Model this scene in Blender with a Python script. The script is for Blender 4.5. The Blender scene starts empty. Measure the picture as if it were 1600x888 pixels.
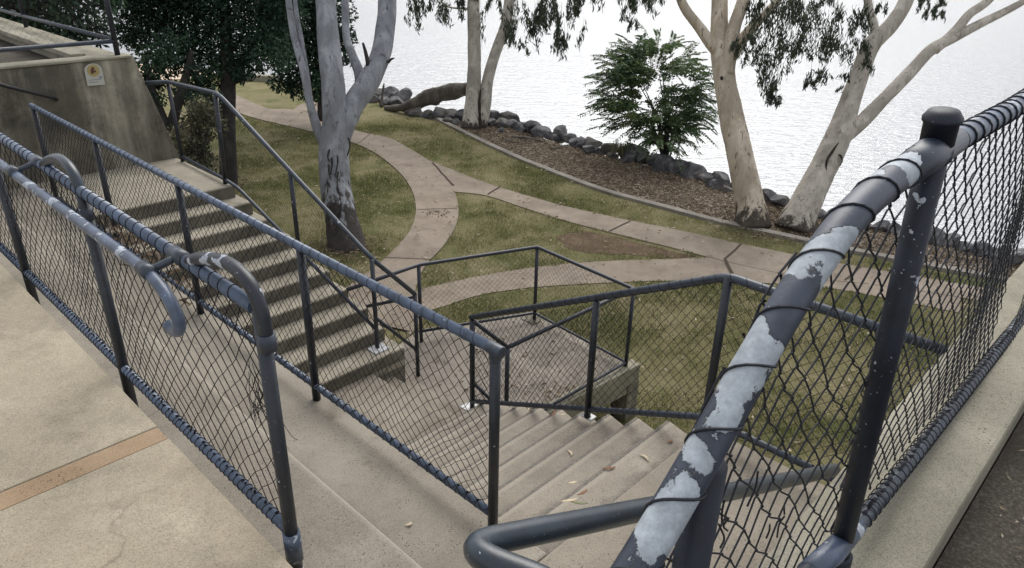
import bpy, math, random
import numpy as np
from mathutils import Vector, Matrix, noise as mn
random.seed(7); rng = np.random.default_rng(7)
sc = bpy.context.scene
C = sc.collection
# ------------------------------------------------------------------ camera
F, CX, CY = 1150.0, 800.0, 444.0
def norm(v): return v/np.linalg.norm(v)
_up = -norm(np.array([740-CX, 2850-CY, F]))
_fw = norm(np.array([0, 0, 1.])-_up*_up[2])
_rt = np.cross(_fw, _up)
if _rt[0] < 0: _rt = -_rt
R = np.array([_rt, _fw, _up])
cam = bpy.data.cameras.new('camera'); camo = bpy.data.objects.new('camera', cam); C.objects.link(camo)
xr, yu, bk = R@[1, 0, 0], R@[0, -1, 0], R@[0, 0, -1]
camo.matrix_world = Matrix([[xr[i], yu[i], bk[i], 0] for i in range(3)]+[[0, 0, 0, 1]])
cam.sensor_width = 36; cam.lens = 36*F/1600; cam.clip_start = 0.02; cam.clip_end = 6000
sc.camera = camo
# ------------------------------------------------------------------ light
SUN_EL, SUN_AZ = math.radians(50), math.radians(12)      # azimuth clockwise from +Y, beyond the water
world = bpy.data.worlds.new('World'); sc.world = world; world.use_nodes = True
wn, wl = world.node_tree.nodes, world.node_tree.links
sky = wn.new('ShaderNodeTexSky'); sky.sky_type = 'NISHITA'; sky.sun_disc = False
sky.sun_elevation = SUN_EL; sky.sun_rotation = SUN_AZ; sky.dust_density = 4; sky.air_density = 1.0
bw = wn.new('ShaderNodeRGBToBW'); mx = wn.new('ShaderNodeMix'); mx.data_type = 'RGBA'
mx.inputs['Factor'].default_value = 0.75                 # overcast: cloud light is nearly white
wl.new(sky.outputs[0], bw.inputs[0]); wl.new(sky.outputs[0], mx.inputs[6]); wl.new(bw.outputs[0], mx.inputs[7])
bg = wn['Background']; mc = wn.new('ShaderNodeMix'); mc.data_type = 'RGBA'; mc.inputs['Factor'].default_value = 0.40; mc.inputs[7].default_value = (6.2, 6.3, 6.6, 1)   # even cloud cover
wl.new(mx.outputs[2], mc.inputs[6]); wl.new(mc.outputs[2], bg.inputs[0]); bg.inputs[1].default_value = 0.15
sun = bpy.data.lights.new('sun', 'SUN'); sun.energy = 1.2; sun.angle = math.radians(45); sun.color = (1, .96, .9)
so = bpy.data.objects.new('sun', sun); C.objects.link(so)
sd = Vector((math.sin(SUN_AZ)*math.cos(SUN_EL), math.cos(SUN_AZ)*math.cos(SUN_EL), math.sin(SUN_EL)))
so.rotation_euler = sd.to_track_quat('Z', 'Y').to_euler()
vs = sc.view_settings; vs.view_transform = 'Standard'; vs.look = 'None'; vs.gamma = 1; vs.use_curve_mapping = False
vs.exposure = 0.55
sc.cycles.max_bounces = 6; sc.cycles.transparent_max_bounces = 8
# ------------------------------------------------------------------ coordinates
TH = math.radians(-43.5); UU = np.array([math.cos(TH), math.sin(TH)]); VV = np.array([-UU[1], UU[0]])
def W(u, v, z): q = UU*u+VV*v; return np.array([q[0], q[1], z])
def ray(x, y): return R@np.array([x-CX, y-CY, F])
def atz(x, y, z): r = ray(x, y); return r*(z/r[2])
def atd(x, y, Z): return ray(x, y)*(Z/F)
def onu(x, y, u): r = ray(x, y); return r*(u/(r[:2]@UU))
def onv(x, y, v): r = ray(x, y); return r*(v/(r[:2]@VV))
ZT, ZM, Z3, ZL, ZW = -2.58, -4.0, -4.42, -5.1, -5.8     # top landing, middle landing, low landing, lawn, water
RISE = (ZT-ZM)/10
# ------------------------------------------------------------------ materials
def mat(name, base, rough=.8, spec=.3, metallic=0):
    m = bpy.data.materials.new(name); m.use_nodes = True
    b = m.node_tree.nodes['Principled BSDF']
    b.inputs['Base Color'].default_value = (*base, 1); b.inputs['Roughness'].default_value = rough
    b.inputs['Specular IOR Level'].default_value = spec; b.inputs['Metallic'].default_value = metallic
    return m
class N:
    def __init__(s, m): s.m = m; s.n = m.node_tree.nodes; s.l = m.node_tree.links; s.b = s.n['Principled BSDF']; s.tc = s.n.new('ShaderNodeNewGeometry').outputs['Position']
    def noise(s, scale, detail=5, rough=.55, vec=None, dist=0):
        t = s.n.new('ShaderNodeTexNoise'); t.inputs['Scale'].default_value = scale; t.inputs['Detail'].default_value = detail
        t.inputs['Roughness'].default_value = rough; t.inputs['Distortion'].default_value = dist
        s.l.new(vec or s.tc, t.inputs['Vector']); return t.outputs[0]
    def vor(s, scale, feature='F1', vec=None, out=0):
        t = s.n.new('ShaderNodeTexVoronoi'); t.inputs['Scale'].default_value = scale; t.feature = feature
        s.l.new(vec or s.tc, t.inputs['Vector']); return t.outputs[out]
    def ramp(s, inp, stops):
        r = s.n.new('ShaderNodeValToRGB'); el = r.color_ramp.elements
        while len(el) < len(stops): el.new(.5)
        for e, (p, c) in zip(el, stops): e.position = p; e.color = (*c, 1) if hasattr(c, '__len__') else (c, c, c, 1)
        s.l.new(inp, r.inputs[0]); return r.outputs[0]
    def mix(s, fac, a, b, mode='MIX'):
        x = s.n.new('ShaderNodeMix'); x.data_type = 'RGBA'; x.blend_type = mode
        for sock, v in ((0, fac), (6, a), (7, b)):
            if hasattr(v, 'links') or isinstance(v, bpy.types.NodeSocket): s.l.new(v, x.inputs[sock])
            elif sock == 0: x.inputs[0].default_value = v
            else: x.inputs[sock].default_value = (*v, 1)
        return x.outputs[2]
    def color(s, c): s.l.new(c, s.b.inputs['Base Color'])
    def rough(s, c): s.l.new(c, s.b.inputs['Roughness'])
    def bump(s, h, strength=.5, dist=.01):
        b = s.n.new('ShaderNodeBump'); b.inputs['Strength'].default_value = strength; b.inputs['Distance'].default_value = dist
        s.l.new(h, b.inputs['Height']); s.l.new(b.outputs[0], s.b.inputs['Normal'])
    def scaled(s, v):
        m = s.n.new('ShaderNodeMapping'); m.inputs['Scale'].default_value = v; s.l.new(s.tc, m.inputs[0]); return m.outputs[0]

def concrete(name, c1, c2, c3, speck=.5, grime=(.12, .105, .08), g0=.6, g1=.75, fine=260, pits=.8):
    m = mat(name, c1, .88, .25); n = N(m)
    col = n.ramp(n.noise(1.6, 8, .62), [(.3, c1), (.5, c2), (.7, c3)])
    col = n.mix(n.ramp(n.noise(4.3, 9, .7), [(g0, 0.), (g1, .75)]), col, grime)
    sp = n.ramp(n.noise(fine, 2, .6), [(.3, .55), (.5, 1.), (.75, 1.25)])
    col = n.mix(speck, col, n.mix(1., col, sp, 'MULTIPLY'))
    # pitted, pebbly patches
    v = n.vor(75); pit = n.ramp(v, [(.20, 1.), (.34, 0.)])
    patch = n.ramp(n.noise(2.3, 6, .7), [(.46, .12), (.58, 1.)])
    rare = n.ramp(n.noise(33, 2, .5), [(.46, 0.), (.54, 1.)])
    k = n.mix(1., n.mix(1., pit, patch, 'MULTIPLY'), rare, 'MULTIPLY')
    col = n.mix(n.mix(1., k, (pits, pits, pits), 'MULTIPLY'), col, (.07, .06, .055))
    wv = n.n.new('ShaderNodeVectorMath'); wv.operation = 'ADD'; nt = n.n.new('ShaderNodeTexNoise'); nt.inputs['Scale'].default_value = 4; nt.inputs['Detail'].default_value = 6; n.l.new(n.tc, nt.inputs['Vector'])
    sc2 = n.n.new('ShaderNodeVectorMath'); sc2.operation = 'SCALE'; sc2.inputs['Scale'].default_value = .35; n.l.new(nt.outputs['Color'], sc2.inputs[0]); n.l.new(n.tc, wv.inputs[0]); n.l.new(sc2.outputs[0], wv.inputs[1])
    ck = n.ramp(n.vor(.75, 'DISTANCE_TO_EDGE', wv.outputs[0]), [(.0025, 1.), (.006, 0.)])
    ck = n.mix(1., ck, n.ramp(n.noise(1.1, 3), [(.57, 0.), (.64, .35)]), 'MULTIPLY'); col = n.mix(ck, col, (.06, .052, .045))
    bl2 = n.ramp(n.noise(.9, 7, .7, None, .8), [(.34, .84), (.5, 1.), (.66, 1.10)]); col = n.mix(1., col, bl2, 'MULTIPLY')
    n.color(col)
    h = n.mix(.35, n.noise(90, 5, .7), n.noise(9, 5, .6)); h = n.mix(k, h, (0, 0, 0))
    n.bump(h, .55, .006); return m
M = {}
M['step'] = concrete('step_concrete', (.17, .148, .12), (.25, .22, .178), (.33, .295, .24), 1.)
def grit_shadem():                                             # grit, plus contact shade painted into the colour, along each tread's back
    m = concrete('worn_shaded_stair_concrete', (.20, .175, .142), (.27, .24, .196), (.34, .305, .25), 1.); n = N(m); base = n.b.inputs['Base Color'].links[0].from_socket
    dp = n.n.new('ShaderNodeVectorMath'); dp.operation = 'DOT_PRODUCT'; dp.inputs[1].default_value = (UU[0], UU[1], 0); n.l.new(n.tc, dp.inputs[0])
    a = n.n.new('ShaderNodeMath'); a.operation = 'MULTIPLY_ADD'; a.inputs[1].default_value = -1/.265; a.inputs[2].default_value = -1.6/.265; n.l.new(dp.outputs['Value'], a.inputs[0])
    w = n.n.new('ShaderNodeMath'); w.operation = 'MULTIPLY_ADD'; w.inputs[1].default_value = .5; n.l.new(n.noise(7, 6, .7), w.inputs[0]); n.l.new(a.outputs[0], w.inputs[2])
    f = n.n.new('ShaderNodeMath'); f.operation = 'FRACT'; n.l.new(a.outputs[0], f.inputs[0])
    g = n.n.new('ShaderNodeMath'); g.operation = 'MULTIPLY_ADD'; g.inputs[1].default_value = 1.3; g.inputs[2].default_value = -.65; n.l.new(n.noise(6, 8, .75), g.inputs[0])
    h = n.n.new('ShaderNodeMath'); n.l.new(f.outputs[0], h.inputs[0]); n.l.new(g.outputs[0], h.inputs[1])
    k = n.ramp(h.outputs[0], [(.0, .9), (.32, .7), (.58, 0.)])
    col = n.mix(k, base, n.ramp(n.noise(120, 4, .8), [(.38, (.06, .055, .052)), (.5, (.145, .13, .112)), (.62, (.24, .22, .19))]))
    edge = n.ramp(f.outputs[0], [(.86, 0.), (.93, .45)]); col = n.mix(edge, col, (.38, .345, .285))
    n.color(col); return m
M['stepR'] = grit_shadem()
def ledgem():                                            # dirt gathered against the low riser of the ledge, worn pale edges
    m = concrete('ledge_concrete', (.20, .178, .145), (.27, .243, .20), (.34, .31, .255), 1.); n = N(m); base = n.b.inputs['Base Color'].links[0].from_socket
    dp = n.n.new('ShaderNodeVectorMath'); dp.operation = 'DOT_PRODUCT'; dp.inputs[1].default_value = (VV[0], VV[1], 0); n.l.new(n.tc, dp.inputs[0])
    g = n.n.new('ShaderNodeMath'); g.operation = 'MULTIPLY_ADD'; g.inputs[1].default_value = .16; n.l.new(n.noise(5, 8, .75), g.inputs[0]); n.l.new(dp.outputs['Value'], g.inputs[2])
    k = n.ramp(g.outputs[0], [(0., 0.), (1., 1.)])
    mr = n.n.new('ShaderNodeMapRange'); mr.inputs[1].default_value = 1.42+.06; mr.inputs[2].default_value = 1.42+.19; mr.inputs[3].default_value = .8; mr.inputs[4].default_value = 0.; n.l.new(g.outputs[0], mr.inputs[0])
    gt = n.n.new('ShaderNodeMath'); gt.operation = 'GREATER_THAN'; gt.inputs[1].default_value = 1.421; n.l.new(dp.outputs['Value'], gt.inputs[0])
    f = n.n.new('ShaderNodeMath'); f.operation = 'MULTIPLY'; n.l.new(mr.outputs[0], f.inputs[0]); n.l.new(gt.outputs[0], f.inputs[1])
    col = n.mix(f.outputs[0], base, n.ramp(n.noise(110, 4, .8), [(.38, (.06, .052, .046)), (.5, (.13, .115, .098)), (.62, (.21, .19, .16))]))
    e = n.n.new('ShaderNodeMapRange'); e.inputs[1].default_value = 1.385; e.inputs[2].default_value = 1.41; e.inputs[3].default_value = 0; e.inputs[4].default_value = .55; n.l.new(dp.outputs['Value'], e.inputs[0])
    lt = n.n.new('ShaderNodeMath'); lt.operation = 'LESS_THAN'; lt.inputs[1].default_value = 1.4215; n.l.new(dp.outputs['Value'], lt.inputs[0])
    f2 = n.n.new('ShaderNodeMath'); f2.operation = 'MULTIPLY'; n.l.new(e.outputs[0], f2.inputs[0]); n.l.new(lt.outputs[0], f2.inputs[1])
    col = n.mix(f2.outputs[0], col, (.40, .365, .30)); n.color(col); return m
M['ledge'] = ledgem()
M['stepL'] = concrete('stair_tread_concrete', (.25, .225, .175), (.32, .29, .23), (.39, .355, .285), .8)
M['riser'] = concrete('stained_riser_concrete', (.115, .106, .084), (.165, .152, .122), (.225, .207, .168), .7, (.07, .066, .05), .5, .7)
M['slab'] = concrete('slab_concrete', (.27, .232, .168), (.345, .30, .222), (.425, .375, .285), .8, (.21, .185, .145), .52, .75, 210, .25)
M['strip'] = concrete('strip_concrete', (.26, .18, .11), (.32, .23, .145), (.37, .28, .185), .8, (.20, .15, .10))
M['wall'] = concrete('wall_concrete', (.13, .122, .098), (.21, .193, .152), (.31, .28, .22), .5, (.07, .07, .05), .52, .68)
M['kerb'] = concrete('kerb_concrete', (.21, .195, .15), (.29, .27, .21), (.36, .335, .27), .9, (.14, .13, .10), .55, .72)
M['low'] = concrete('low_landing_concrete', (.17, .15, .126), (.235, .208, .175), (.30, .268, .225), .8, (.13, .113, .094), .5, .68, 140)
M['path'] = concrete('path_concrete', (.20, .164, .128), (.25, .208, .163), (.30, .253, .203), .6, (.165, .13, .10), .5, .75)
M['edge'] = concrete('edging_concrete', (.16, .145, .125), (.24, .22, .19), (.32, .30, .26), .6)
def wallstreak():
    n = N(M['wall']); base = n.b.inputs['Base Color'].links[0].from_socket
    st = n.ramp(n.noise(1., 7, .65, n.scaled((2.6, 2.6, .35))), [(.42, .55), (.52, 1.), (.66, 1.9)])
    n.color(n.mix(1., base, st, 'MULTIPLY'))
wallstreak()
def soil(name, a, b, c, sc_=40):
    m = mat(name, a, .95, .1); n = N(m)
    col = n.ramp(n.noise(sc_, 8, .75), [(.3, a), (.5, b), (.68, c)])
    n.color(n.mix(n.ramp(n.noise(3, 5), [(.4, 0.), (.65, .6)]), col, a)); n.bump(n.noise(sc_*1.5, 6, .7), .9, .02); return m
M['soil'] = soil('bare_soil', (.075, .052, .036), (.14, .10, .068), (.20, .155, .105), 18)
M['dirt'] = soil('dark_dirt', (.06, .053, .044), (.115, .102, .085), (.23, .21, .175), 90)
def grassm():
    m = mat('lawn_grass', (.08, .08, .03), .95, .1); n = N(m)
    fine = n.ramp(n.noise(26, 9, .8), [(.3, (.09, .09, .042)), (.46, (.16, .155, .07)), (.6, (.235, .22, .11)), (.75, (.32, .295, .17))])
    dry = n.ramp(n.noise(22, 9, .8), [(.3, (.17, .14, .08)), (.5, (.28, .245, .14)), (.72, (.40, .35, .22))])
    f = n.ramp(n.noise(.55, 9, .72, None, .4), [(.42, 0.), (.60, 1.)])
    col = n.mix(f, fine, dry)
    gr = n.ramp(n.noise(.9, 6, .65), [(.53, 0.), (.66, .8)])
    col = n.mix(gr, col, n.ramp(n.noise(30, 8, .8), [(.32, (.05, .064, .022)), (.5, (.11, .135, .045)), (.7, (.19, .21, .08))]))
    n.color(col); n.bump(n.noise(30, 8, .8), 1., .05); return m
M['grass'] = grassm()
def mulchm():
    m = mat('mulch', (.15, .11, .08), .95, .1); n = N(m)
    v = n.vor(26, 'F1', n.scaled((1, 2.2, 1)), 1)
    bw_ = n.n.new('ShaderNodeSeparateColor'); n.l.new(v, bw_.inputs[0])
    col = n.ramp(bw_.outputs[0], [(.0, (.11, .09, .078)), (.4, (.23, .195, .165)), (.7, (.36, .31, .265)), (1., (.54, .48, .42))])
    col = n.mix(n.ramp(n.noise(.8, 5, .6), [(.45, 0.), (.62, .65)]), col, (.06, .045, .035))
    n.color(col); n.bump(n.vor(26, 'F1', n.scaled((1, 2.2, 1))), .9, .03); return m
M['mulch'] = mulchm()
def waterm():
    m = mat('lake_water', (.15, .165, .175), .14, .5); n = N(m)
    m.node_tree.nodes['Principled BSDF'].inputs['IOR'].default_value = 1.33
    g = n.n.new('ShaderNodeBsdfGlossy'); g.inputs['Color'].default_value = (.80, .82, .845, 1); g.inputs['Roughness'].default_value = .10
    ms = n.n.new('ShaderNodeMixShader'); ms.inputs[0].default_value = .26
    w1 = n.noise(2.2, 4, .6, n.scaled((.45, 1.35, 1)), .6); w2 = n.noise(7, 4, .6, n.scaled((.5, 1.3, 1)), .5)
    h = n.mix(.45, w1, w2); b = n.n.new('ShaderNodeBump'); b.inputs['Strength'].default_value = 1.; b.inputs['Distance'].default_value = .11
    n.l.new(h, b.inputs['Height']); n.l.new(b.outputs[0], g.inputs['Normal']); n.l.new(b.outputs[0], n.b.inputs['Normal'])
    n.l.new(n.b.outputs[0], ms.inputs[1]); n.l.new(g.outputs[0], ms.inputs[2])
    n.l.new(ms.outputs[0], m.node_tree.nodes['Material Output'].inputs[0]); return m
M['water'] = waterm()
def paint(name, c, peel=.0, scale=9, rough=.36, spec=.6, bare=(.42, .46, .52)):
    m = mat(name, c, rough, spec); n = N(m)
    dk = tuple(x*.6 for x in c); lt = tuple(x*1.5 for x in c)
    col = n.ramp(n.noise(14, 6, .65), [(.3, dk), (.5, c), (.72, lt)])
    if peel > 0:
        t = .5+(.5-peel)*.42
        v = n.mix(.16, n.noise(scale, 3, .5, None, .3), n.noise(scale*6, 6, .7))
        k = n.ramp(v, [(t, 0.), (t+.006, 1.)]); rim = n.ramp(v, [(t-.012, 0.), (t-.004, 1.)])
        bare_c = n.ramp(n.noise(34, 8, .75), [(.28, tuple(x*.55 for x in bare)), (.5, tuple(x*.85 for x in bare)), (.68, tuple(min(1, x*1.2) for x in bare))])
        sc_ = n.ramp(n.noise(60, 4, .8, n.scaled((1, 1, 5))), [(.66, 0.), (.72, .5)])
        col = n.mix(sc_, col, tuple(x*2.2+.02 for x in c))
        chips = n.ramp(n.noise(scale*7, 3, .6), [(.70, 0.), (.71, 1.)])
        col = n.mix(chips, col, bare_c); col = n.mix(n.mix(1., rim, (.6, .6, .6), 'MULTIPLY'), col, tuple(x*.45 for x in c)); col = n.mix(k, col, bare_c)
        n.bump(n.mix(.8, n.noise(90, 6, .7), n.ramp(v, [(t-.003, 1.), (t+.003, 0.)])), .8, .003)
        n.rough(n.mix(k, (rough, rough, rough), (.62, .62, .62)))
    else: n.bump(n.noise(60, 4), .3, .002)
    n.color(col); return m
M['rail'] = paint('weathered_rail_paint', (.070, .098, .150), .06, 25)
M['post'] = paint('post_paint', (.009, .013, .021), .04, 20, .42)
M['railD'] = paint('dark_rail_paint', (.026, .036, .053), .03, 22, .4)
M['farrail'] = paint('far_rail_paint', (.016, .021, .034), .0, 22, .45)
M['hand'] = paint('peeling_handrail_paint', (.065, .088, .135), .30, 13)
M['near'] = paint('flaking_rail_paint', (.036, .045, .066), .42, 6.5, .45, .5, (.38, .42, .46))
M['nearpost'] = paint('near_post_paint', (.010, .014, .024), .10, 16, .5, .4)
M['lowhand'] = paint('smooth_handrail_paint', (.020, .030, .042), .015, 30, .33)
M['wire'] = mat('black_coated_wire', (.016, .014, .015), .75, .15)
M['wireN'] = mat('near_black_wire', (.014, .016, .022), .5, .35)
M['loop'] = paint('chipped_loop_paint', (.016, .020, .028), .32, 17, .4, .5)
M['plate'] = paint('bare_base_plate', (.5, .5, .5), .3, 30, .5)
def barkm(name, a, b, c, dark=(.035, .03, .027), char=0.):
    m = mat(name, a, .85, .2); n = N(m)
    col = n.ramp(n.noise(2.4, 7, .65, n.scaled((1.6, 1.6, .4)), .6), [(.3, a), (.48, b), (.68, c)])
    cr = n.ramp(n.noise(5, 8, .75, n.scaled((2.2, 2.2, .28)), .8), [(.36, .9), (.44, 0.)])
    col = n.mix(cr, col, dark)
    sp = n.ramp(n.noise(9, 3, .5), [(.68, 0.), (.74, .6)]); col = n.mix(sp, col, dark)
    pt = n.ramp(n.noise(1.7, 5, .6, None, .5), [(.50, 0.), (.56, .55)]); col = n.mix(pt, col, tuple(x*.62 for x in b))
    if char:                                             # rough blackened bark left at the foot, with a ragged upper edge
        xyz = n.n.new('ShaderNodeSeparateXYZ'); n.l.new(n.tc, xyz.inputs[0])
        mr = n.n.new('ShaderNodeMapRange'); mr.inputs[1].default_value = ZL; mr.inputs[2].default_value = ZL+char; n.l.new(xyz.outputs[2], mr.inputs[0])
        ad = n.n.new('ShaderNodeMath'); ad.operation = 'ADD'; n.l.new(mr.outputs[0], ad.inputs[0])
        s2 = n.n.new('ShaderNodeMath'); s2.operation = 'MULTIPLY_ADD'; n.l.new(n.noise(4, 6, .7, n.scaled((2.2, 2.2, .35))), s2.inputs[0]); s2.inputs[1].default_value = 2.4; s2.inputs[2].default_value = -1.2
        n.l.new(s2.outputs[0], ad.inputs[1]); col = n.mix(n.ramp(ad.outputs[0], [(.42, .92), (.6, 0.)]), col, n.ramp(n.noise(16, 6, .7), [(.3, (.02, .017, .015)), (.6, (.05, .04, .032)), (.75, (.12, .10, .08))]))
    n.color(col); n.bump(n.noise(7, 8, .7, n.scaled((2, 2, .3)), .5), .8, .04); return m
M['barkB'] = barkm('blue_grey_gum_bark', (.165, .175, .195), (.275, .29, .315), (.41, .425, .455), (.055, .05, .05), 1.7)
M['barkT'] = barkm('cream_gum_bark', (.34, .285, .21), (.54, .46, .36), (.68, .61, .51), (.12, .095, .07), .7)
M['barkG'] = barkm('grey_gum_bark', (.31, .28, .235), (.48, .44, .38), (.64, .59, .52), (.09, .08, .07), .5)
M['barkD'] = barkm('dark_bark', (.022, .020, .02), (.04, .036, .034), (.07, .062, .055))
M['burn'] = soil('blackened_bark', (.022, .018, .016), (.045, .036, .03), (.12, .10, .085), 12)
M['log'] = barkm('log_bark', (.06, .052, .045), (.12, .105, .09), (.2, .18, .155))
def leafm(name, cols, rough=.55):
    m = mat(name, cols[0], rough, .35); n = N(m)
    oi = n.n.new('ShaderNodeAttribute'); oi.attribute_name = 'tint'
    n.color(n.ramp(oi.outputs[2], [(i/(len(cols)-1), c) for i, c in enumerate(cols)]))
    tr = n.n.new('ShaderNodeBsdfTranslucent'); n.l.new(n.b.inputs['Base Color'].links[0].from_socket, tr.inputs[0])
    ms = n.n.new('ShaderNodeMixShader'); ms.inputs[0].default_value = .3
    n.l.new(n.b.outputs[0], ms.inputs[1]); n.l.new(tr.outputs[0], ms.inputs[2]); n.l.new(ms.outputs[0], n.n['Material Output'].inputs[0])
    return m
M['leafD'] = leafm('dark_leaves', [(.012, .028, .016), (.022, .052, .032), (.038, .084, .050), (.072, .125, .068)])
M['leafG'] = leafm('gum_leaves', [(.022, .032, .022), (.036, .052, .032), (.062, .082, .046), (.12, .13, .075)])
M['leafB'] = leafm('bush_leaves', [(.035, .065, .028), (.065, .115, .045), (.11, .17, .065), (.20, .25, .10)])
M['leafS'] = leafm('shrub_leaves', [(.03, .035, .022), (.06, .065, .04), (.12, .12, .07), (.20, .19, .12)])
M['leafY'] = leafm('dry_leaves', [(.10, .07, .045), (.22, .165, .11), (.40, .33, .235), (.55, .48, .38)])
M['blade'] = leafm('grass_blades', [(.11, .13, .045), (.19, .20, .08), (.31, .29, .15), (.44, .39, .25)], .8)
def rockm():
    m = mat('basalt_rock', (.08, .08, .085), .8, .3); n = N(m)
    col = n.ramp(n.noise(3.2, 8, .7), [(.3, (.035, .035, .04)), (.48, (.085, .085, .092)), (.6, (.19, .187, .188)), (.76, (.36, .35, .34))])
    n.color(n.mix(n.ramp(n.noise(1.1, 2), [(.55, 0.), (.62, .4)]), col, (.15, .135, .10))); n.bump(n.noise(14, 8, .75), .8, .04); return m
M['rock'] = rockm()
M['sand'] = mat('far_sand', (.62, .50, .38), .9, .1)
M['white'] = mat('sticker_white', (.42, .42, .38), .6, .3)
M['yellow'] = mat('sticker_yellow', (.36, .29, .13), .6, .3)
M['brownink'] = mat('sticker_brown', (.10, .05, .03), .6, .3)
M['greyink'] = mat('sticker_grey', (.22, .23, .26), .6, .3)
M['joint'] = mat('joint_dark', (.07, .055, .045), .95, .1)
M['blackrail'] = mat('black_handrail_paint', (.012, .012, .015), .4, .5)
# ------------------------------------------------------------------ mesh helpers
ORG = {}
class MB:
    def __init__(s): s.v = []; s.f = []; s.n = 0
    def add(s, V, Fc):
        V = np.asarray(V, float); s.v.append(V); s.f += [tuple(i+s.n for i in f) for f in Fc]; s.n += len(V)
    def tube(s, pts, r, k=10, cap=True, jit=0, seed=0, flat=None):
        P = np.asarray(pts, float); n = len(P); r = np.broadcast_to(np.asarray(r, float), (n,))
        T = np.gradient(P, axis=0); T /= np.linalg.norm(T, axis=1)[:, None]+1e-12
        a = np.array([0, 0, 1.]) if abs(T[0][2]) < .9 else np.array([1., 0, 0])
        Nn = norm(np.cross(T[0], a)); V = []
        for i in range(n):
            Nn = norm(Nn-T[i]*(Nn@T[i])); B = np.cross(T[i], Nn)
            for j in range(k):
                t = 2*math.pi*j/k; rr = r[i]
                d = Nn*math.cos(t)+B*math.sin(t)
                if jit:
                    q = P[i]+d*r[i]
                    rr *= 1+jit*(mn.noise(Vector(q*2.2+seed))+.5*mn.noise(Vector(q*6+seed)))
                V.append(P[i]+d*rr)
        Fc = [(i*k+j, i*k+(j+1) % k, (i+1)*k+(j+1) % k, (i+1)*k+j) for i in range(n-1) for j in range(k)]
        if cap: Fc += [tuple(range(k))[::-1], tuple(range((n-1)*k, n*k))]
        s.add(V, Fc)
    def prism(s, poly, z0, z1):                              # poly: list of (x, y), extruded in z
        n = len(poly); V = [(p[0], p[1], z0) for p in poly]+[(p[0], p[1], z1) for p in poly]
        ar = sum(poly[i][0]*poly[(i+1) % n][1]-poly[(i+1) % n][0]*poly[i][1] for i in range(n))
        o = range(n) if ar > 0 else range(n-1, -1, -1); o = list(o)
        Fc = [tuple(o[::-1]), tuple(i+n for i in o)]
        Fc += [(o[i], o[(i+1) % n], o[(i+1) % n]+n, o[i]+n) for i in range(n)]
        s.add(V, Fc)
    def uvbox(s, u0, u1, v0, v1, z0, z1):
        s.prism([W(u0, v0, 0)[:2], W(u1, v0, 0)[:2], W(u1, v1, 0)[:2], W(u0, v1, 0)[:2]], z0, z1)
    def build(s, name, m, parent=None, smooth=False, bevel=0, kind=None):
        me = bpy.data.meshes.new(name); V = np.concatenate(s.v)
        o = bpy.data.objects.new(name, me)
        if parent is not None: org = ORG[parent.name]; o.parent = parent
        else: org = np.array([0., 0, 0])
        if parent is None and kind is None:                   # a thing that is one mesh: origin at its base
            org = np.array([V[:, 0].mean(), V[:, 1].mean(), V[:, 2].min()]); o.location = org
        elif parent is not None and parent.type == 'MESH': pass
        ORG[o.name] = org
        me.from_pydata((V-org).tolist(), [], s.f); me.update()
        if smooth:
            for p in me.polygons: p.use_smooth = True
        me.materials.append(m); C.objects.link(o)
        if bevel:
            b = o.modifiers.new('bevel', 'BEVEL'); b.width = bevel; b.segments = 2; b.limit_method = 'ANGLE'; b.angle_limit = math.radians(40)
        if kind: o['kind'] = kind
        return o
# nested parts share the thing's origin
def empty(name, loc, label, cat, group=None):
    o = bpy.data.objects.new(name, None); C.objects.link(o); o.location = loc; o.empty_display_size = .1
    ORG[o.name] = np.array(loc, float); o['label'] = label; o['category'] = cat
    if group: o['group'] = group
    return o
def tag(o, label, cat, group=None):
    o['label'] = label; o['category'] = cat
    if group: o['group'] = group
    return o
def spline(P, n=6):
    P = np.asarray(P, float)
    if len(P) < 3: return np.array([P[0]+(P[-1]-P[0])*t for t in np.linspace(0, 1, n+1)])
    Q = np.vstack([2*P[0]-P[1], P, 2*P[-1]-P[-2]]); out = []
    for i in range(1, len(Q)-2):
        for t in np.linspace(0, 1, n, endpoint=False):
            p0, p1, p2, p3 = Q[i-1:i+3]
            out.append(.5*((2*p1)+(-p0+p2)*t+(2*p0-5*p1+4*p2-p3)*t*t+(-p0+3*p1-3*p2+p3)*t**3))
    out.append(P[-1]); return np.array(out)
def bendpipe(P, rad, n=6):                                    # polyline with rounded corners
    P = [np.asarray(p, float) for p in P]; out = [P[0]]
    for i in range(1, len(P)-1):
        a, b, c = P[i-1], P[i], P[i+1]; la, lc = np.linalg.norm(a-b), np.linalg.norm(c-b); d = min(rad, la*.45, lc*.45)
        s, e = b+(a-b)/la*d, b+(c-b)/lc*d
        for t in np.linspace(0, 1, n): out.append((1-t)**2*s+2*t*(1-t)*b+t*t*e)
    out.append(P[-1]); return np.array(out)
def dens(P, step):
    P = np.asarray(P, float); o = [P[0]]
    for a, b in zip(P[:-1], P[1:]):
        k = max(1, int(np.linalg.norm(b-a)/step)); o += [a+(b-a)*t/k for t in range(1, k+1)]
    return np.array(o)
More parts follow.
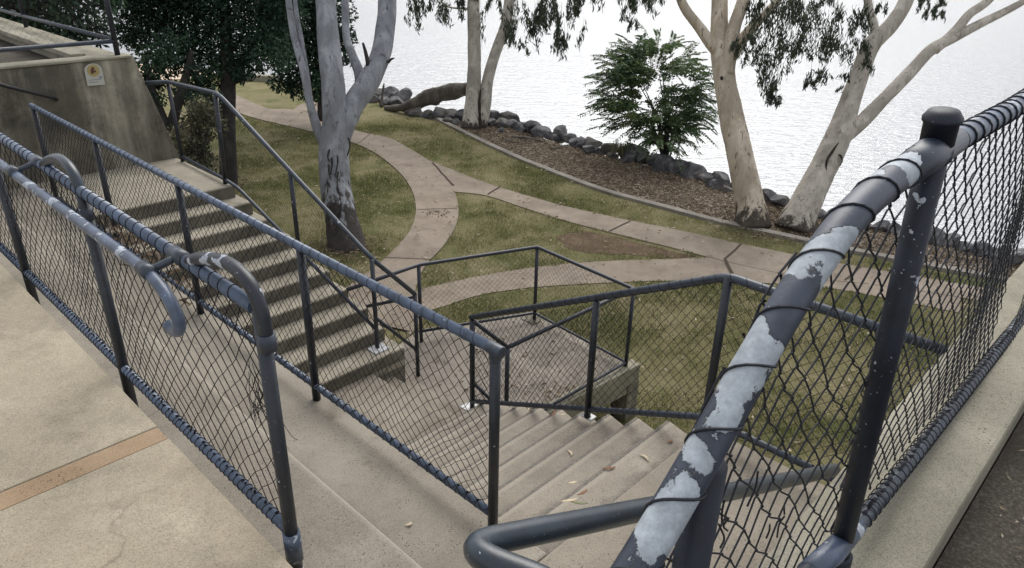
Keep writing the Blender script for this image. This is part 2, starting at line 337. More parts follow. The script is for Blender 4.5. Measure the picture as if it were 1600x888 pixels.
def wrapwire(mb, P, r, pitch, wr=.0017, frac=1., seed=0, k=4):  # tie wire wound round a rail
    P = dens(P, .01); L = np.concatenate([[0], np.cumsum(np.linalg.norm(np.diff(P, axis=0), axis=1))])
    rg = np.random.default_rng(seed); n = int(L[-1]/pitch*14)
    if n < 4: return
    s = np.linspace(0, L[-1], n)
    X = np.array([np.interp(s, L, P[:, i]) for i in range(3)]).T
    T = np.gradient(X, axis=0); T /= np.linalg.norm(T, axis=1)[:, None]+1e-12
    ph = 2*math.pi*s/pitch+.25*np.sin(s/pitch*1.7+seed)
    up = np.array([0, 0, 1.]); out = []
    for i in range(n):
        a = np.cross(T[i], up); a = norm(a); b = np.cross(a, T[i]); t = -ph[i]-math.pi/2
        out.append(X[i]+(a*math.cos(t)+b*math.sin(t))*(r+wr*.8))
    mb.tube(out, wr, k, False)
def mesh_panel(mb, A, B, hA, hB, w=.036, h=.072, wr=.0015, amp=.004, bulge=.012, k=3, seed=0, cut=None, ragged=0):
    # diamond mesh of interlocked zigzag wires from bottom line A-B upward; hA, hB heights at each end
    A, B = np.asarray(A, float), np.asarray(B, float); E = B-A; L = np.linalg.norm(E[:2]); nrm = np.array([-E[1], E[0], 0])/L
    nw = int(L/w); w = L/nw; rg = np.random.default_rng(seed); ph = rg.uniform(0, 6, 8)
    for i in range(nw):
        H = hA+(hB-hA)*(i+.5)/nw; m = max(2, int(round(H/(h/2)))); pts = []
        for j in range(m+1):
            side = (i+j) % 2; s = (i+side)*w; t = j*H/m; sg = 1 if side else -1
            q = [(s, t-.0, .0)] if k <= 3 else [(s-sg*.0016, t-.004, wr*1.2*sg), (s+sg*.0022, t, 0), (s-sg*.0016, t+.004, -wr*1.2*sg)]
            pts += q
        P = []
        for (s, t, o) in pts:
            ds = amp*(math.sin(s*9+t*5+ph[0])+.6*math.sin(s*21-t*17+ph[1])+.35*math.sin(s*61+t*47+ph[4]))
            dt = amp*(math.sin(s*13+t*7+ph[2])+.6*math.sin(s*27+t*23+ph[3])+.35*math.sin(s*53-t*71+ph[5]))
            e = min(1, t/.06, (H-t)/.06+.001); ds *= e; dt *= e
            db = bulge*math.sin(s*4+ph[6])*math.sin(math.pi*t/H)+o
            x = A+E*((s+ds)/L)+np.array([0, 0, t+dt])+nrm*db
            if cut is not None and not cut(x): 
                if len(P) > 1: mb.tube(P, wr, k, False)
                P = []; continue
            P.append(x)
        if len(P) > 1: mb.tube(P, wr, k, False)
def post(par, base, top, r, m, k=14, name='post'):
    b = MB(); b.tube([base, top], r, k); return b.build(name, m, par, True)
def autosmooth(o):
    for p in o.data.polygons: p.use_smooth = len(p.vertices) == 4
def pipe(par, P, r, m, name, k=16):
    b = MB(); b.tube(P, r, k); o = b.build(name, m, par, True)
    for p in o.data.polygons: p.use_smooth = len(p.vertices) == 4
    return o
def ties(mb, A, B, r, pitch, seed=0, wr=.0017):              # one turn of tie wire with a twisted knot on top, at every diamond
    A, B = np.asarray(A, float), np.asarray(B, float); L = np.linalg.norm(B-A); rg = np.random.default_rng(seed)
    T = (B-A)/L; a = norm(np.cross(T, [0, 0, 1])); b = np.cross(a, T)
    for i in range(int(L/pitch)):
        c = A+T*(i+.5+rg.uniform(-.12, .12))*pitch; tl = rg.uniform(-.006, .006)
        pts = [c+(a*math.cos(t)+b*math.sin(t))*(r+wr*.6)+T*(tl*math.sin(t)) for t in np.linspace(0, 2*math.pi, 13)]
        mb.tube(pts, wr*.7, 3, False)
        k0 = c+np.array([0, 0, abs(b[2])*r]); e = rg.normal(size=3)*.005; e[2] = abs(e[2])+.007
        mb.tube([k0-T*.006, k0+e*.5, k0+T*.006+e], [wr*1.6, wr*2.1, wr], 4, False)

# ------------------------------------------------------------------ terrain, water
SH = [(150, 96), (260, 105), (345, 113), (430, 121), (510, 141), (590, 158), (640, 176), (700, 190), (770, 198), (830, 214), (900, 236), (1000, 259), (1100, 290), (1150, 305),
      (1220, 322), (1300, 342), (1400, 364), (1500, 388), (1578, 408), (1750, 452)]
shore = [atz(x, y, ZL)[:2] for x, y in SH]
shore = [shore[0]+(shore[0]-shore[1])*12]+shore+[shore[-1]+np.array([6, -2.5]), shore[-1]+np.array([40, -9])]
shore = np.array(shore)
def shore_dist(X, Y):                                        # positive on the water side
    best = np.full(X.shape, 1e9); sign = np.zeros(X.shape)
    for a, b in zip(shore[:-1], shore[1:]):
        d = b-a; L2 = d@d; t = np.clip(((X-a[0])*d[0]+(Y-a[1])*d[1])/L2, 0, 1)
        px, py = X-(a[0]+t*d[0]), Y-(a[1]+t*d[1]); q = np.hypot(px, py)
        cr = d[0]*(Y-a[1])-d[1]*(X-a[0]); m = q < best-1e-9; best = np.where(m, q, best); sign = np.where(m, np.sign(cr), sign)
    return best*sign
def grid_coords(a, b, c0, c1, fine, coarse):
    out = [a]; 
    while out[-1] < b: out.append(out[-1]+(fine if c0 < out[-1] < c1 else coarse))
    return np.array(out)
gx = grid_coords(-60, 60, -10, 16, .3, 1.2); gy = grid_coords(-12, 60, 3, 30, .3, 1.2)
X, Y = np.meshgrid(gx, gy); D = shore_dist(X, Y)
Z = np.where(D < 0, ZL, ZL-np.minimum(1.6, D*.75))
Z = Z+.012*np.sin(X*1.3+Y*.7)*np.sin(Y*1.1)*(D < 0)*(np.abs(X) > 100)
nx, ny = len(gx), len(gy)
b = MB(); idx = np.arange(nx*ny).reshape(ny, nx)
b.add(np.stack([X, Y, Z], -1).reshape(-1, 3), [tuple(map(int, (idx[j, i], idx[j, i+1], idx[j+1, i+1], idx[j+1, i]))) for j in range(ny-1) for i in range(nx-1)])
b.build('lawn', M['grass'], None, True, 0, 'structure')
b = MB(); b.add([(-3000, -200, ZW), (3000, -200, ZW), (3000, 5000, ZW), (-3000, 5000, ZW)], [(0, 1, 2, 3)])
b.build('lake_water', M['water'], None, False, 0, 'structure')

def loft(name, A, B, z, m, n=5, thick=.0, kind='structure'):
    A = spline([atz(x, y, ZL) for x, y in A], n); B = spline([atz(x, y, ZL) for x, y in B], n)
    k = min(len(A), len(B)); V = []; Fc = []; cols = 5
    for i in range(k):
        for c in range(cols):
            p = A[i]+(B[i]-A[i])*c/(cols-1); V.append((p[0], p[1], z))
    for i in range(k-1):
        for c in range(cols-1): q = i*cols+c; Fc.append((q, q+cols, q+cols+1, q+1))
    if thick:
        n0 = len(V)
        for i in range(k):
            for p in (A[i], B[i]): V.append((p[0], p[1], z-thick))
        for i in range(k-1):
            Fc.append((i*cols, n0+2*i, n0+2*i+2, (i+1)*cols)); Fc.append((i*cols+cols-1, (i+1)*cols+cols-1, n0+2*i+3, n0+2*i+1))
    mb = MB(); mb.add(V, Fc); o = mb.build(name, m, None, False, 0, kind); return o
AL = [(340, 165), (358, 172), (398, 186), (440, 196), (482, 206), (520, 216), (553, 225), (590, 243), (625, 272), (644, 300), (650, 330), (641, 362), (616, 392), (588, 418), (545, 448), (500, 490)]
AR = [(345, 128), (356, 142), (413, 169), (450, 172), (480, 178), (520, 190), (558, 206), (612, 219), (655, 243), (690, 268), (713, 310), (715, 345), (696, 382), (664, 418), (650, 452), (640, 520)]
loft('path', AL, AR, ZL+.030, M['path'], 6, .06)
loft('path', [(445, 182), (500, 200), (560, 190)], [(470, 164), (505, 157), (545, 152)], ZL+.024, M['path'], 6, .05)
CU = [(672, 252), (740, 280), (800, 300), (870, 320), (960, 341), (1060, 361), (1160, 383), (1280, 407), (1400, 428), (1600, 462), (1850, 505), (2400, 600), (3200, 730)]
CL = [(700, 300), (760, 307), (830, 330), (900, 351), (1000, 376), (1060, 391), (1130, 409), (1250, 434), (1380, 448), (1580, 480), (1830, 530), (2380, 636), (3180, 780)]
loft('path', CU, CL, ZL+.020, M['path'], 6, .05)
DU = [(600, 478), (658, 454), (700, 443), (747, 433), (800, 424), (860, 416), (950, 409), (1050, 406), (1140, 404), (1300, 425), (1500, 455)]
DL = [(640, 525), (672, 489), (700, 478), (747, 463), (800, 454), (860, 448), (950, 443), (1050, 440), (1160, 442), (1300, 452), (1500, 490)]
loft('path', DU, DL, ZL+.014, M['path'], 6, .05)
def groove(a, b_, z, w=.025, wob=.02):
    A, B = atz(*a, ZL), atz(*b_, ZL); d = norm(B-A); s = np.array([-d[1], d[0], 0]); P = dens([A, B], .15)
    P = np.array([p+s*wob*mn.noise(Vector(p*3)) for p in P]); V = []
    for p in P: V += [p+s*w/2, p-s*w/2]
    V = np.array(V); V[:, 2] = z; mb = MB(); mb.add(V, [(2*i, 2*i+1, 2*i+3, 2*i+2) for i in range(len(P)-1)]); return mb
for a, b_, w in [((1132, 408), (1158, 383), .03), ((1132, 408), (1150, 441), .05), ((676, 256), (708, 292), .05), ((762, 306), (782, 293), .03), ((950, 364), (985, 347), .025), ((652, 330), (714, 328), .02), ((600, 405), (676, 408), .02), ((1320, 440), (1345, 418), .03), ((560, 226), (580, 210), .02)]:
    groove(a, b_, ZL+.035, w).build('path_joint', M['joint'], None, False, 0, 'structure')
# mulch bed between edging and shore
EG = [(600, 168), (640, 176), (680, 186), (700, 196), (740, 216), (790, 240), (860, 269), (940, 299), (1030, 324), (1120, 348), (1200, 366), (1290, 385), (1400, 408), (1578, 442), (1800, 490)]
EI = [(600, 160), (652, 175), (705, 188), (770, 195), (830, 211), (880, 228), (940, 243), (1010, 260), (1080, 282), (1150, 303), (1220, 320), (1300, 340), (1400, 362), (1578, 406), (1760, 452)]
loft('mulch_bed', EG, EI, ZL+.012, M['mulch'], 6)
eg = spline([atz(x, y, ZL) for x, y in EG[1:]], 8); mb = MB()
V = []; 
for i, p in enumerate(eg):
    t = norm(np.gradient(eg, axis=0)[i]); s = np.array([-t[1], t[0], 0]); wob = .02*mn.noise(Vector(p*2))
    for o_, z in ((-.075, -.06), (-.07, .06), (.06, .075), (.075, -.06)): V.append(p+s*(o_+wob)+np.array([0, 0, z]))
mb.add(V, [(4*i+j, 4*i+j+1, 4*i+5+j, 4*i+4+j) for i in range(len(eg)-1) for j in range(3)])
tag(mb.build('garden_edging', M['edge'], None), 'long curved grey concrete edging between the lawn and the mulch bed', 'edging')
# bare soil patch on the lawn
pp = [(868, 372), (905, 362), (950, 368), (1000, 381), (1050, 393), (1100, 404), (1040, 402), (985, 399), (925, 396), (885, 388)]
c0 = np.mean([atz(x, y, ZL) for x, y in pp], axis=0); ring = spline([atz(x, y, ZL) for x, y in pp+[pp[0]]], 12)
V = [c0]+[p+(p-c0)*(.16*mn.noise(Vector(p*3))+.10*mn.noise(Vector(p*9))) for p in ring[:-1]]; V = np.array(V); V[:, 2] = ZL+.006
mb = MB(); mb.add(V, [(0, i, i % (len(V)-1)+1) for i in range(1, len(V))]); mb.build('soil_patch', M['soil'], None, False, 0, 'structure')
# ------------------------------------------------------------------ concrete structures
# upper left walkway slab, with the orange strip
b = MB(); b.uvbox(-9, -2.87, -3.0, .83, -2.12, -1.95); b.uvbox(-2.865, -2.755, -3.0, .83, -2.12, -1.952); b.uvbox(-2.75, -.8, -3.0, .83, -2.12, -1.95)
b = MB(); b.uvbox(-9, -2.87, -3.0, .83, -2.12, -1.95); slab = b.build('slab_pavement', M['slab'], None, False, .006, 'structure')
b = MB(); b.uvbox(-2.755, -.9, -3.0, .83, -2.12, -1.95); b.build('slab_pavement', M['slab'], None, False, .006, 'structure')
b = MB(); b.uvbox(-2.866, -2.759, -3.0, .827, -2.12, -1.953); b.build('strip_pavement', M['strip'], None, False, .002, 'structure')
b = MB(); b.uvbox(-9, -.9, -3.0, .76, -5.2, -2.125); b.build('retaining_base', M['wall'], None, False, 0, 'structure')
# ledge steps between the two fences
ledge = empty('ledge_steps', W(-4, 1.2, -5.1), 'two long low concrete ledge steps between the left railings', 'steps')
b = MB(); b.uvbox(-9, -1.52, .78, 1.42, -2.75, ZT+.155); b.build('step', M['ledge'], ledge, False, .012)
b = MB(); b.uvbox(-9, -1.6, 1.40, 1.97, -2.85, ZT); b.build('step', M['ledge'], ledge, False, .012)
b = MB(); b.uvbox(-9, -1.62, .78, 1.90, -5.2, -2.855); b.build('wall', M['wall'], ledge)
# top landing by the camera
b = MB(); b.uvbox(-1.597, -.46, -3, 3.36, -2.85, ZT); b.build('top_landing', M['step'], None, False, .012, 'structure')
b = MB(); b.uvbox(-1.58, -.47, -3, 3.30, -5.2, -2.855); b.build('landing_base', M['wall'], None, False, 0, 'structure')
up_ = empty('upper_steps', W(-1, .6, ZT), 'pale concrete steps rising from the top landing towards the lower frame edge', 'steps')
for i in range(4):
    b = MB(); b.uvbox(-1.46+.3*i if i == 0 else -1.46, -.5, -2.5, 1.78-.42*i, ZT+.14*i+.002*i, ZT+.14*(i+1)+.002*i); b.build('step', M['kerb'], up_, False, .01)
# right flight: descends from the top landing to the middle landing
rf = empty('right_staircase', W(-2.8, 2.7, ZM), 'worn concrete stair flight descending from the right beside the mesh fence', 'staircase')
def vR(u): return 3.34+.235*(-1.6-u)
tr = .265
for i in range(10):
    u1 = -1.6-tr*i; u0 = u1-tr-.03; z = ZT-RISE*(i+1)
    if i == 9: continue
    b = MB(); b.prism([W(u0, 1.9, 0)[:2], W(u1+.0, 1.9, 0)[:2], W(u1+.0, vR(u1)+.03, 0)[:2], W(u0, vR(u0)+.03, 0)[:2]], z-.20, z)
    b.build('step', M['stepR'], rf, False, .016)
b = MB()
prof = [(-1.58, ZT-.22)]+[(-1.6-tr*i, ZT-RISE*i-.24) for i in range(1, 10)]
A_ = [W(u, 1.9, z) for u, z in prof]+[W(-4.0, 1.9, -5.2), W(-1.58, 1.9, -5.2)]; B_ = [W(u, vR(u)-.02, z) for u, z in prof]+[W(-4.0, vR(-4.0)-.02, -5.2), W(-1.58, vR(-1.58)-.02, -5.2)]
n_ = len(A_); b.add(A_+B_, [tuple(range(n_)), tuple(range(2*n_-1, n_-1, -1))]+[(i, i+n_, (i+1) % n_+n_, (i+1) % n_) for i in range(n_)]); b.build('wall', M['wall'], rf)
# left flight: descends from the left landing
lf = empty('left_staircase', W(-6.4, 2.8, ZM), 'concrete stair flight with dark stained risers descending from the left landing', 'staircase')
ends = [3.5, 3.55, 3.6, 3.7, 3.76, 3.82, 3.86, 3.92, 3.93, 3.98]; trL = .256
for i in range(10):
    u0 = -7.58+trL*i; z = ZT-RISE*(i+1) if i < 9 else None
    # riser i between level i and i+1 is at u0
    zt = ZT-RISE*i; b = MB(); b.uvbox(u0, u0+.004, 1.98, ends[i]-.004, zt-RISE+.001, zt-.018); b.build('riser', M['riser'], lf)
    if i < 9:
        b = MB(); b.uvbox(u0-.10, u0+trL, 1.96, ends[i+1], z-.22, z); b.build('step', M['stepL'], lf, False, .014)
b = MB()
prof = [(-7.7, ZT-.3)]+[(-7.58+trL*i-.02, ZT-RISE*i-.25) for i in range(1, 10)]
A_ = [W(u, 1.9, z) for u, z in prof]+[W(-5.32, 1.9, -5.2), W(-7.7, 1.9, -5.2)]; B_ = [W(u, 3.5, z) for u, z in prof]+[W(-5.32, 3.85, -5.2), W(-7.7, 3.45, -5.2)]
b.add(A_+B_, [tuple(range(12)), tuple(range(23, 11, -1))]+[(i, i+12, (i+1) % 12+12, (i+1) % 12) for i in range(12)]); b.build('wall', M['wall'], lf)
# left landing and the retaining wall with the sticker
b = MB(); b.uvbox(-9.3, -7.58, 1.96, 3.50, -2.85, ZT); b.build('left_landing', M['stepL'], None, False, .014, 'structure')
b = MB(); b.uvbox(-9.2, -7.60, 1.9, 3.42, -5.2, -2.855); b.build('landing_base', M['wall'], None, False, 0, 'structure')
wt = -1.37
wall = empty('retaining_wall', W(-9.5, 2, -5.1), 'tall stained concrete retaining wall with slanted right edge at the left', 'wall')
b = MB(); A_ = [W(-9.02, -1.5, -5.2), W(-9.02, 3.56, -5.2), W(-9.02, 3.53, ZT), W(-9.02, 3.22, wt), W(-9.02, -1.5, wt)]
B_ = [p-np.array([*UU, 0])*.22 for p in A_]
b.add(A_+B_, [(0, 1, 2, 3, 4), (9, 8, 7, 6, 5)]+[(i, i+5, (i+1) % 5+5, (i+1) % 5) for i in range(5)]); b.build('wall_face', M['wall'], wall, False, .012)
b = MB(); b.uvbox(-15, -9.245, 2.74, 3.20, -3.0, wt-.004); b.build('wall_top', M['kerb'], wall, False, .01)
b = MB(); b.uvbox(-9.243, -9.0, -1.5, 3.20, wt+.002, wt+.03); b.build('coping', M['kerb'], wall, False, .008)
b = MB(); b.uvbox(-15, -9.245, -1.5, 2.735, -3.0, wt-.12); b.build('recess_floor', M['dirt'], wall, False)
b = MB(); b.uvbox(-15, -9.245, 2.64, 2.80, wt-.002, wt+.06); b.build('kerb', M['kerb'], wall, False, .01)
# sticker: small sign on the wall (round badge over a small white panel)
q = onu(146, 117, -9.005); uu3 = np.array([*UU, 0]); vv3 = np.array([*VV, 0]); zz = np.array([0, 0, 1.])
stk = empty('wall_sticker', tuple(q-zz*.1+uu3*.012), 'small white sticker with a round yellow badge on the concrete wall', 'sticker')
def flat(par, name, m, pts, off, th=.002):
    P = [q+vv3*a+zz*c+uu3*off for a, c in pts]; n = len(P); Q = [p+uu3*th for p in P]; mb = MB()
    mb.add(P+Q, [tuple(range(n))[::-1], tuple(range(n, 2*n))]+[(i, (i+1) % n, (i+1) % n+n, i+n) for i in range(n)]); return mb.build(name, m, par)
flat(stk, 'backing', M['white'], [(-.085, -.11), (.095, -.115), (.095, .05)]+[(.005+.09*math.cos(t), .05+.07*math.sin(t)) for t in np.linspace(.2, 2.94, 9)]+[(-.085, .05)], .010)
bd = flat(stk, 'badge', M['yellow'], [(.005+.065*math.cos(t), .045+.065*math.sin(t)) for t in np.linspace(0, 6.283, 20, endpoint=False)], .0125)
flat(stk, 'badge_mark', M['brownink'], [(-.022, .015), (.0, .01), (.006, .03), (.03, .02), (.028, .045), (.01, .05), (.022, .075), (-.004, .085), (-.02, .06), (-.028, .035)], .015)
for i in range(2): flat(stk, 'text_line', M['greyink'], [(-.065, -.055-.024*i), (.06-.03*i, -.055-.024*i), (.06-.03*i, -.048-.024*i), (-.065, -.048-.024*i)], .0125, .001)
flat(stk, 'text_mark', M['greyink'], [(.05, -.045), (.078, -.045), (.078, -.02), (.05, -.02)], .0125, .001)
# middle landing and the short flight to the low landing
b = MB(); b.uvbox(-5.30, -3.96, 1.96, 3.58, -4.25, ZM); b.build('middle_landing', M['step'], None, False, .012, 'structure')
sf = empty('short_staircase', W(-4.9, 3.8, -5.1), 'short run of concrete steps from the middle landing to the low landing', 'staircase')
for i, v in enumerate((3.58, 3.82, 4.06)):
    b = MB(); b.uvbox(-5.29+.0*i, -4.10, v-.02, v+.25, -4.6, ZM-RISE*(i+1)+.0); b.build('step', M['step'], sf, False, .014)
b = MB(); b.uvbox(-5.62, -5.28, 2.6, 3.98, -4.3, ZM-.0+RISE*0-.002+.0); b.build('wall', M['riser'], sf)
low = empty('low_landing', W(-4.8, 5.2, ZL), 'raised pebbly concrete landing slab on a pillar over the lawn', 'landing')
b = MB(); b.prism([W(-5.95, 3.95, 0)[:2], W(-4.18, 4.05, 0)[:2], W(-3.90, 6.2, 0)[:2], W(-5.62, 6.32, 0)[:2], W(-6.25, 4.95, 0)[:2]], Z3-.18, Z3); b.build('slab', M['low'], low, False, .012)
b = MB(); b.prism([W(-4.16, 3.9, 0)[:2], W(-4.02, 3.9, 0)[:2], W(-3.86, 6.22, 0)[:2], W(-4.0, 6.22, 0)[:2]], Z3-.30, Z3+.03); b.build('beam', M['kerb'], low, False, .01)
b = MB(); b.uvbox(-4.08, -3.86, 6.02, 6.24, -5.2, Z3-.183); b.build('pillar', M['wall'], low, False, .01)
b = MB(); b.prism([W(-5.9, 4.3, 0)[:2], W(-4.6, 4.3, 0)[:2], W(-4.5, 5.9, 0)[:2], W(-5.6, 6.1, 0)[:2]], -5.2, Z3-.185); b.build('base', M['riser'], low)
# kerb wall beside the near fence, dirt behind it
kw = MB(); kw.uvbox(-.50, -.185, .2, 6.5, -5.2, -1.46); tag(kw.build('kerb_wall', M['kerb'], None, False, .014), 'pale speckled concrete kerb wall under the near mesh fence at right', 'wall')
b = MB(); b.uvbox(-.180, 9, .2, 3.4, -5.2, -1.57); b.build('dirt_bed', M['dirt'], None, False, 0, 'structure')
b = MB(); b.uvbox(-.180, 9, 3.4, 6.5, -5.2, -1.60); b.build('dirt_bank', M['dirt'], None, False, 0, 'structure')

# ------------------------------------------------------------------ fences
def panel_part(par, specs, m, wr=.0015, **kw):
    for j, s in enumerate(specs):
        b = MB(); mesh_panel(b, *s, wr=wr, seed=j*3+kw.get('seed0', 0), **{k: v for k, v in kw.items() if k != 'seed0'}); b.build('wire_mesh', m, par)
# F1: fence with double handrail beside the slab
f1 = empty('walkway_fence', W(-1.9, .9, -2.42), 'dark mesh fence beside the beige slab, with a peeling hooked handrail', 'fence', )
zr, v1 = -1.045, .90
for u in (-1.90, -3.42, -4.95, -6.48):
    post(f1, W(u, v1, -2.42), W(u, v1, zr-.012 if u < -2 else zr+.0), .0245, M['post'])
pipe(f1, [W(-7.2, v1, zr), W(-1.93, v1, zr)], .0235, M['rail'], 'top_rail')
pipe(f1, [W(-7.2, v1, -1.945), W(-1.92, v1, -1.93)], .0205, M['rail'], 'bottom_rail')
wrp = MB(); wrapwire(wrp, [W(-7.2, v1, zr), W(-2.0, v1, zr)], .0235, .068, .0019); ties(wrp, W(-7.2, v1, -1.945), W(-1.95, v1, -1.93), .0205, .036, 1, .0026); wrp.build('tie_wire', M['wire'], f1)
for i, (a, c) in enumerate([(-1.93, -3.40), (-3.44, -4.93), (-4.97, -6.46)]):
    b = MB(); mesh_panel(b, W(c, v1+.02, -1.945), W(a, v1+.02, -1.935), .90, .89, w=.040, h=.088, amp=.007, wr=.0022, k=3, seed=i+3, bulge=.02); b.build('wire_mesh', M['wire'], f1)
# arched grab loops running into the post tops
for u in (-1.88, -3.42):
    P = spline([W(u-.48, v1, zr+.015), W(u-.36, v1, zr+.060), W(u-.20, v1, zr+.098), W(u-.07, v1, zr+.078), W(u-.010, v1, zr+.0), W(u, v1, zr-.12)], 6)
    pipe(f1, P, .0225, M['lowhand'] if u < -2 else M['loop'], 'grab_loop')
    b = MB(); b.tube([W(u, v1, zr-.13), W(u, v1, zr-.075)], .0285, 14); b.build('collar', M['near'], f1, True)
b = MB(); b.tube([W(-1.90, v1, -2.06), W(-1.90, v1, -1.93)], .031, 14); b.build('collar', M['hand'], f1, True)
b = MB(); b.tube([W(-1.90, v1, -2.36), W(-1.90, v1, -2.10)], .026, 14); b.build('sleeve', M['plate'], f1, True)
zh, vh = -1.085, .80
HP = [W(-7.2, vh, zh-.01), W(-4.2, vh, zh-.01), W(-2.62, vh, zh)]
P = np.vstack([dens(HP, .2), spline([W(-2.62, vh, zh), W(-2.50, vh, zh-.003), W(-2.37, vh, zh-.035), W(-2.30, vh, zh-.095), W(-2.305, vh, zh-.15), W(-2.36, vh, zh-.178), W(-2.395, vh, zh-.165)], 6)[1:]])
hr = pipe(f1, P, .0215, M['hand'], 'handrail')
for u in (-2.50, -4.05):
    b = MB(); b.tube(bendpipe([W(u, vh, zh), W(u+.03, vh+.04, zh+.02), W(u+.05, v1, zr+.005)], .02), .014, 10); b.tube([W(u-.04, vh, zh), W(u+.035, vh, zh)], .0275, 14); b.tube([W(u+.0, v1, zr), W(u+.10, v1, zr)], .0285, 14); b.build('bracket', M['railD'], f1, True)
# F2: long middle fence
f2 = empty('divider_fence', W(-1.87, 1.89, ZT), 'long mesh fence with blue-grey top rail dividing the ledge from the stairs', 'fence')
v2, z2 = 1.89, ZT+1.0
for u in (-1.88, -3.40, -4.94, -6.48, -8.06): post(f2, W(u, v2, ZT-.01), W(u, v2, z2), .0245, M['post'])
pipe(f2, [W(-8.12, v2, z2), W(-1.845, v2, z2)], .0245, M['rail'], 'top_rail')
pipe(f2, [W(-8.06, v2, ZT+.10), W(-1.88, v2, ZT+.10)], .0205, M['rail'], 'bottom_rail')
b = MB(); b.tube([W(-1.88, v2, z2-.05), W(-1.88, v2, z2+.008)], .0285, 14); b.tube([W(-1.92, v2, z2), W(-1.838, v2, z2)], .0282, 14); b.build('elbow', M['railD'], f2, True, .004)
wrp = MB(); wrapwire(wrp, [W(-8.0, v2, z2), W(-1.95, v2, z2)], .0245, .085, .0014); ties(wrp, W(-8.0, v2, ZT+.10), W(-1.95, v2, ZT+.10), .0205, .072, 4, .0026); wrp.build('tie_wire', M['wire'], f2)
for i, (a, c) in enumerate([(-1.90, -3.38), (-3.42, -4.92), (-4.96, -6.46), (-6.5, -8.04)]):
    b = MB(); mesh_panel(b, W(c, v2-.02, ZT+.10), W(a, v2-.02, ZT+.10), .88, .88, w=.036, h=.072, amp=.006, wr=.0021, seed=i+11, cut=(lambda x: True)); b.build('wire_mesh', M['wire'], f2)
# F5: right flight's outer fence, sloping then level
def F5(u): return 3.28+.235*max(0, -1.6-u)
f5 = empty('lawn_side_fence', W(-1.6, 3.28, ZT), 'mesh fence along the lawn side of the right stairs, sloping then level', 'fence')
slope = RISE/tr
def z5(u): return ZT-slope*max(0, -1.58-u)*.96
P5 = {'c': (-1.57, z5(-1.57)), 'b': (-2.56, z5(-2.56)), 'a': (-4.15, ZM)}
for n_, (u, zb) in P5.items(): post(f5, W(u, F5(u)+.0, zb), W(u, F5(u), {'c': ZT+1.0, 'b': z5(u)+.92, 'a': ZM+.93}[n_]), .024, M['post'])
T5 = bendpipe([W(-.44, 3.28, ZT+1.0), W(-1.57, 3.28, ZT+1.0), W(-4.17, F5(-4.17), ZM+.95)], .06)
B5 = bendpipe([W(-.44, 3.28, ZT+.12), W(-1.57, 3.28, ZT+.12), W(-4.15, F5(-4.15), ZM+.08)], .06)
pipe(f5, T5, .024, M['railD'], 'top_rail'); pipe(f5, B5, .020, M['railD'], 'bottom_rail')
wrp = MB(); wrapwire(wrp, T5, .024, .09, .0013); ties(wrp, B5[0], B5[len(B5)//2-1], .020, .06, 7); ties(wrp, B5[-2], B5[-1], .020, .06, 7); wrp.build('tie_wire', M['wire'], f5)
panel_part(f5, [(W(-1.59, 3.285, ZT+.12), W(-.48, 3.285, ZT+.12), .87, .87), (W(-2.54, F5(-2.54), z5(-2.54)+.06), W(-1.59, 3.28, ZT+.11), .83, .87), (W(-4.13, F5(-4.13), ZM+.08), W(-2.58, F5(-2.58), z5(-2.58)+.06), .86, .83)], M['wire'], seed0=21, wr=.0021, w=.037, h=.074)
for u, v, z in ((-4.15, F5(-4.15), ZM), (-2.56, F5(-2.56)+.02, z5(-2.56)-.01)):
    k_ = .09 if u < -4 else .045; b = MB(); b.uvbox(u-k_, u+k_, v-k_*.8, v+k_*.7, z-.004, z+.012); b.build('base_plate', M['plate'], f5, False, .004)
# R3 and the rails round the low landing
f3 = empty('stair_side_fence', W(-7.6, 3.45, ZT), 'dark railing on the far side of the left stairs, bending down from the landing', 'fence')
t0, t1, t2 = onu(228, 130, -9.03), onu(262, 128, -8.86), W(-7.55, 3.46, ZT+1.0)
p8 = atz(590, 545, ZM+RISE); t3, t4 = np.array([p8[0], p8[1], ZM+RISE+1.0]), W(-5.45, 4.28, Z3+1.0)
tb0, tb1, tb2, tb3 = W(-8.82, 3.48, ZT+.06), W(-7.66, 3.45, ZT+.05), W(-7.45, 3.48, ZT+.0), np.array([p8[0], p8[1], ZM+RISE+.22])
pipe(f3, bendpipe([t0, t1, t2, t3, t4], .12), .0235, M['railD'], 'top_rail')
pipe(f3, bendpipe([tb0, tb1, tb2, tb3], .05), .019, M['railD'], 'bottom_rail')
post(f3, W(-8.82, 3.48, ZT), t1, .023, M['post']); post(f3, W(-7.68, 3.45, ZT), W(-7.6, 3.45, ZT+1.0), .024, M['post'])
um = -6.6; rl = t2+(t3-t2)*((um+7.55)/1.95); post(f3, np.array([rl[0], rl[1], ZT-.62]), rl, .023, M['post'])
p8 = atz(590, 545, ZM+RISE); post(f3, p8, np.array([p8[0], p8[1], t3[2]-.01]), .022, M['farrail']); post(f3, W(-5.45, 4.28, Z3), t4, .022, M['farrail'])
pu, pv = p8[:2]@UU, p8[:2]@VV; b = MB(); b.uvbox(pu-.07, pu+.09, pv-.09, pv+.09, ZM+RISE, ZM+RISE+.014); b.build('base_plate', M['plate'], f3, False, .004)
pipe(f3, [np.array([p8[0], p8[1], ZM+RISE+.36]), W(-5.45, 4.28, Z3+.32)], .018, M['farrail'], 'bottom_rail')
pipe(f3, [W(-5.45, 4.28, Z3+.97), onv(573, 479, 3.98)], .018, M['farrail'], 'side_rail')
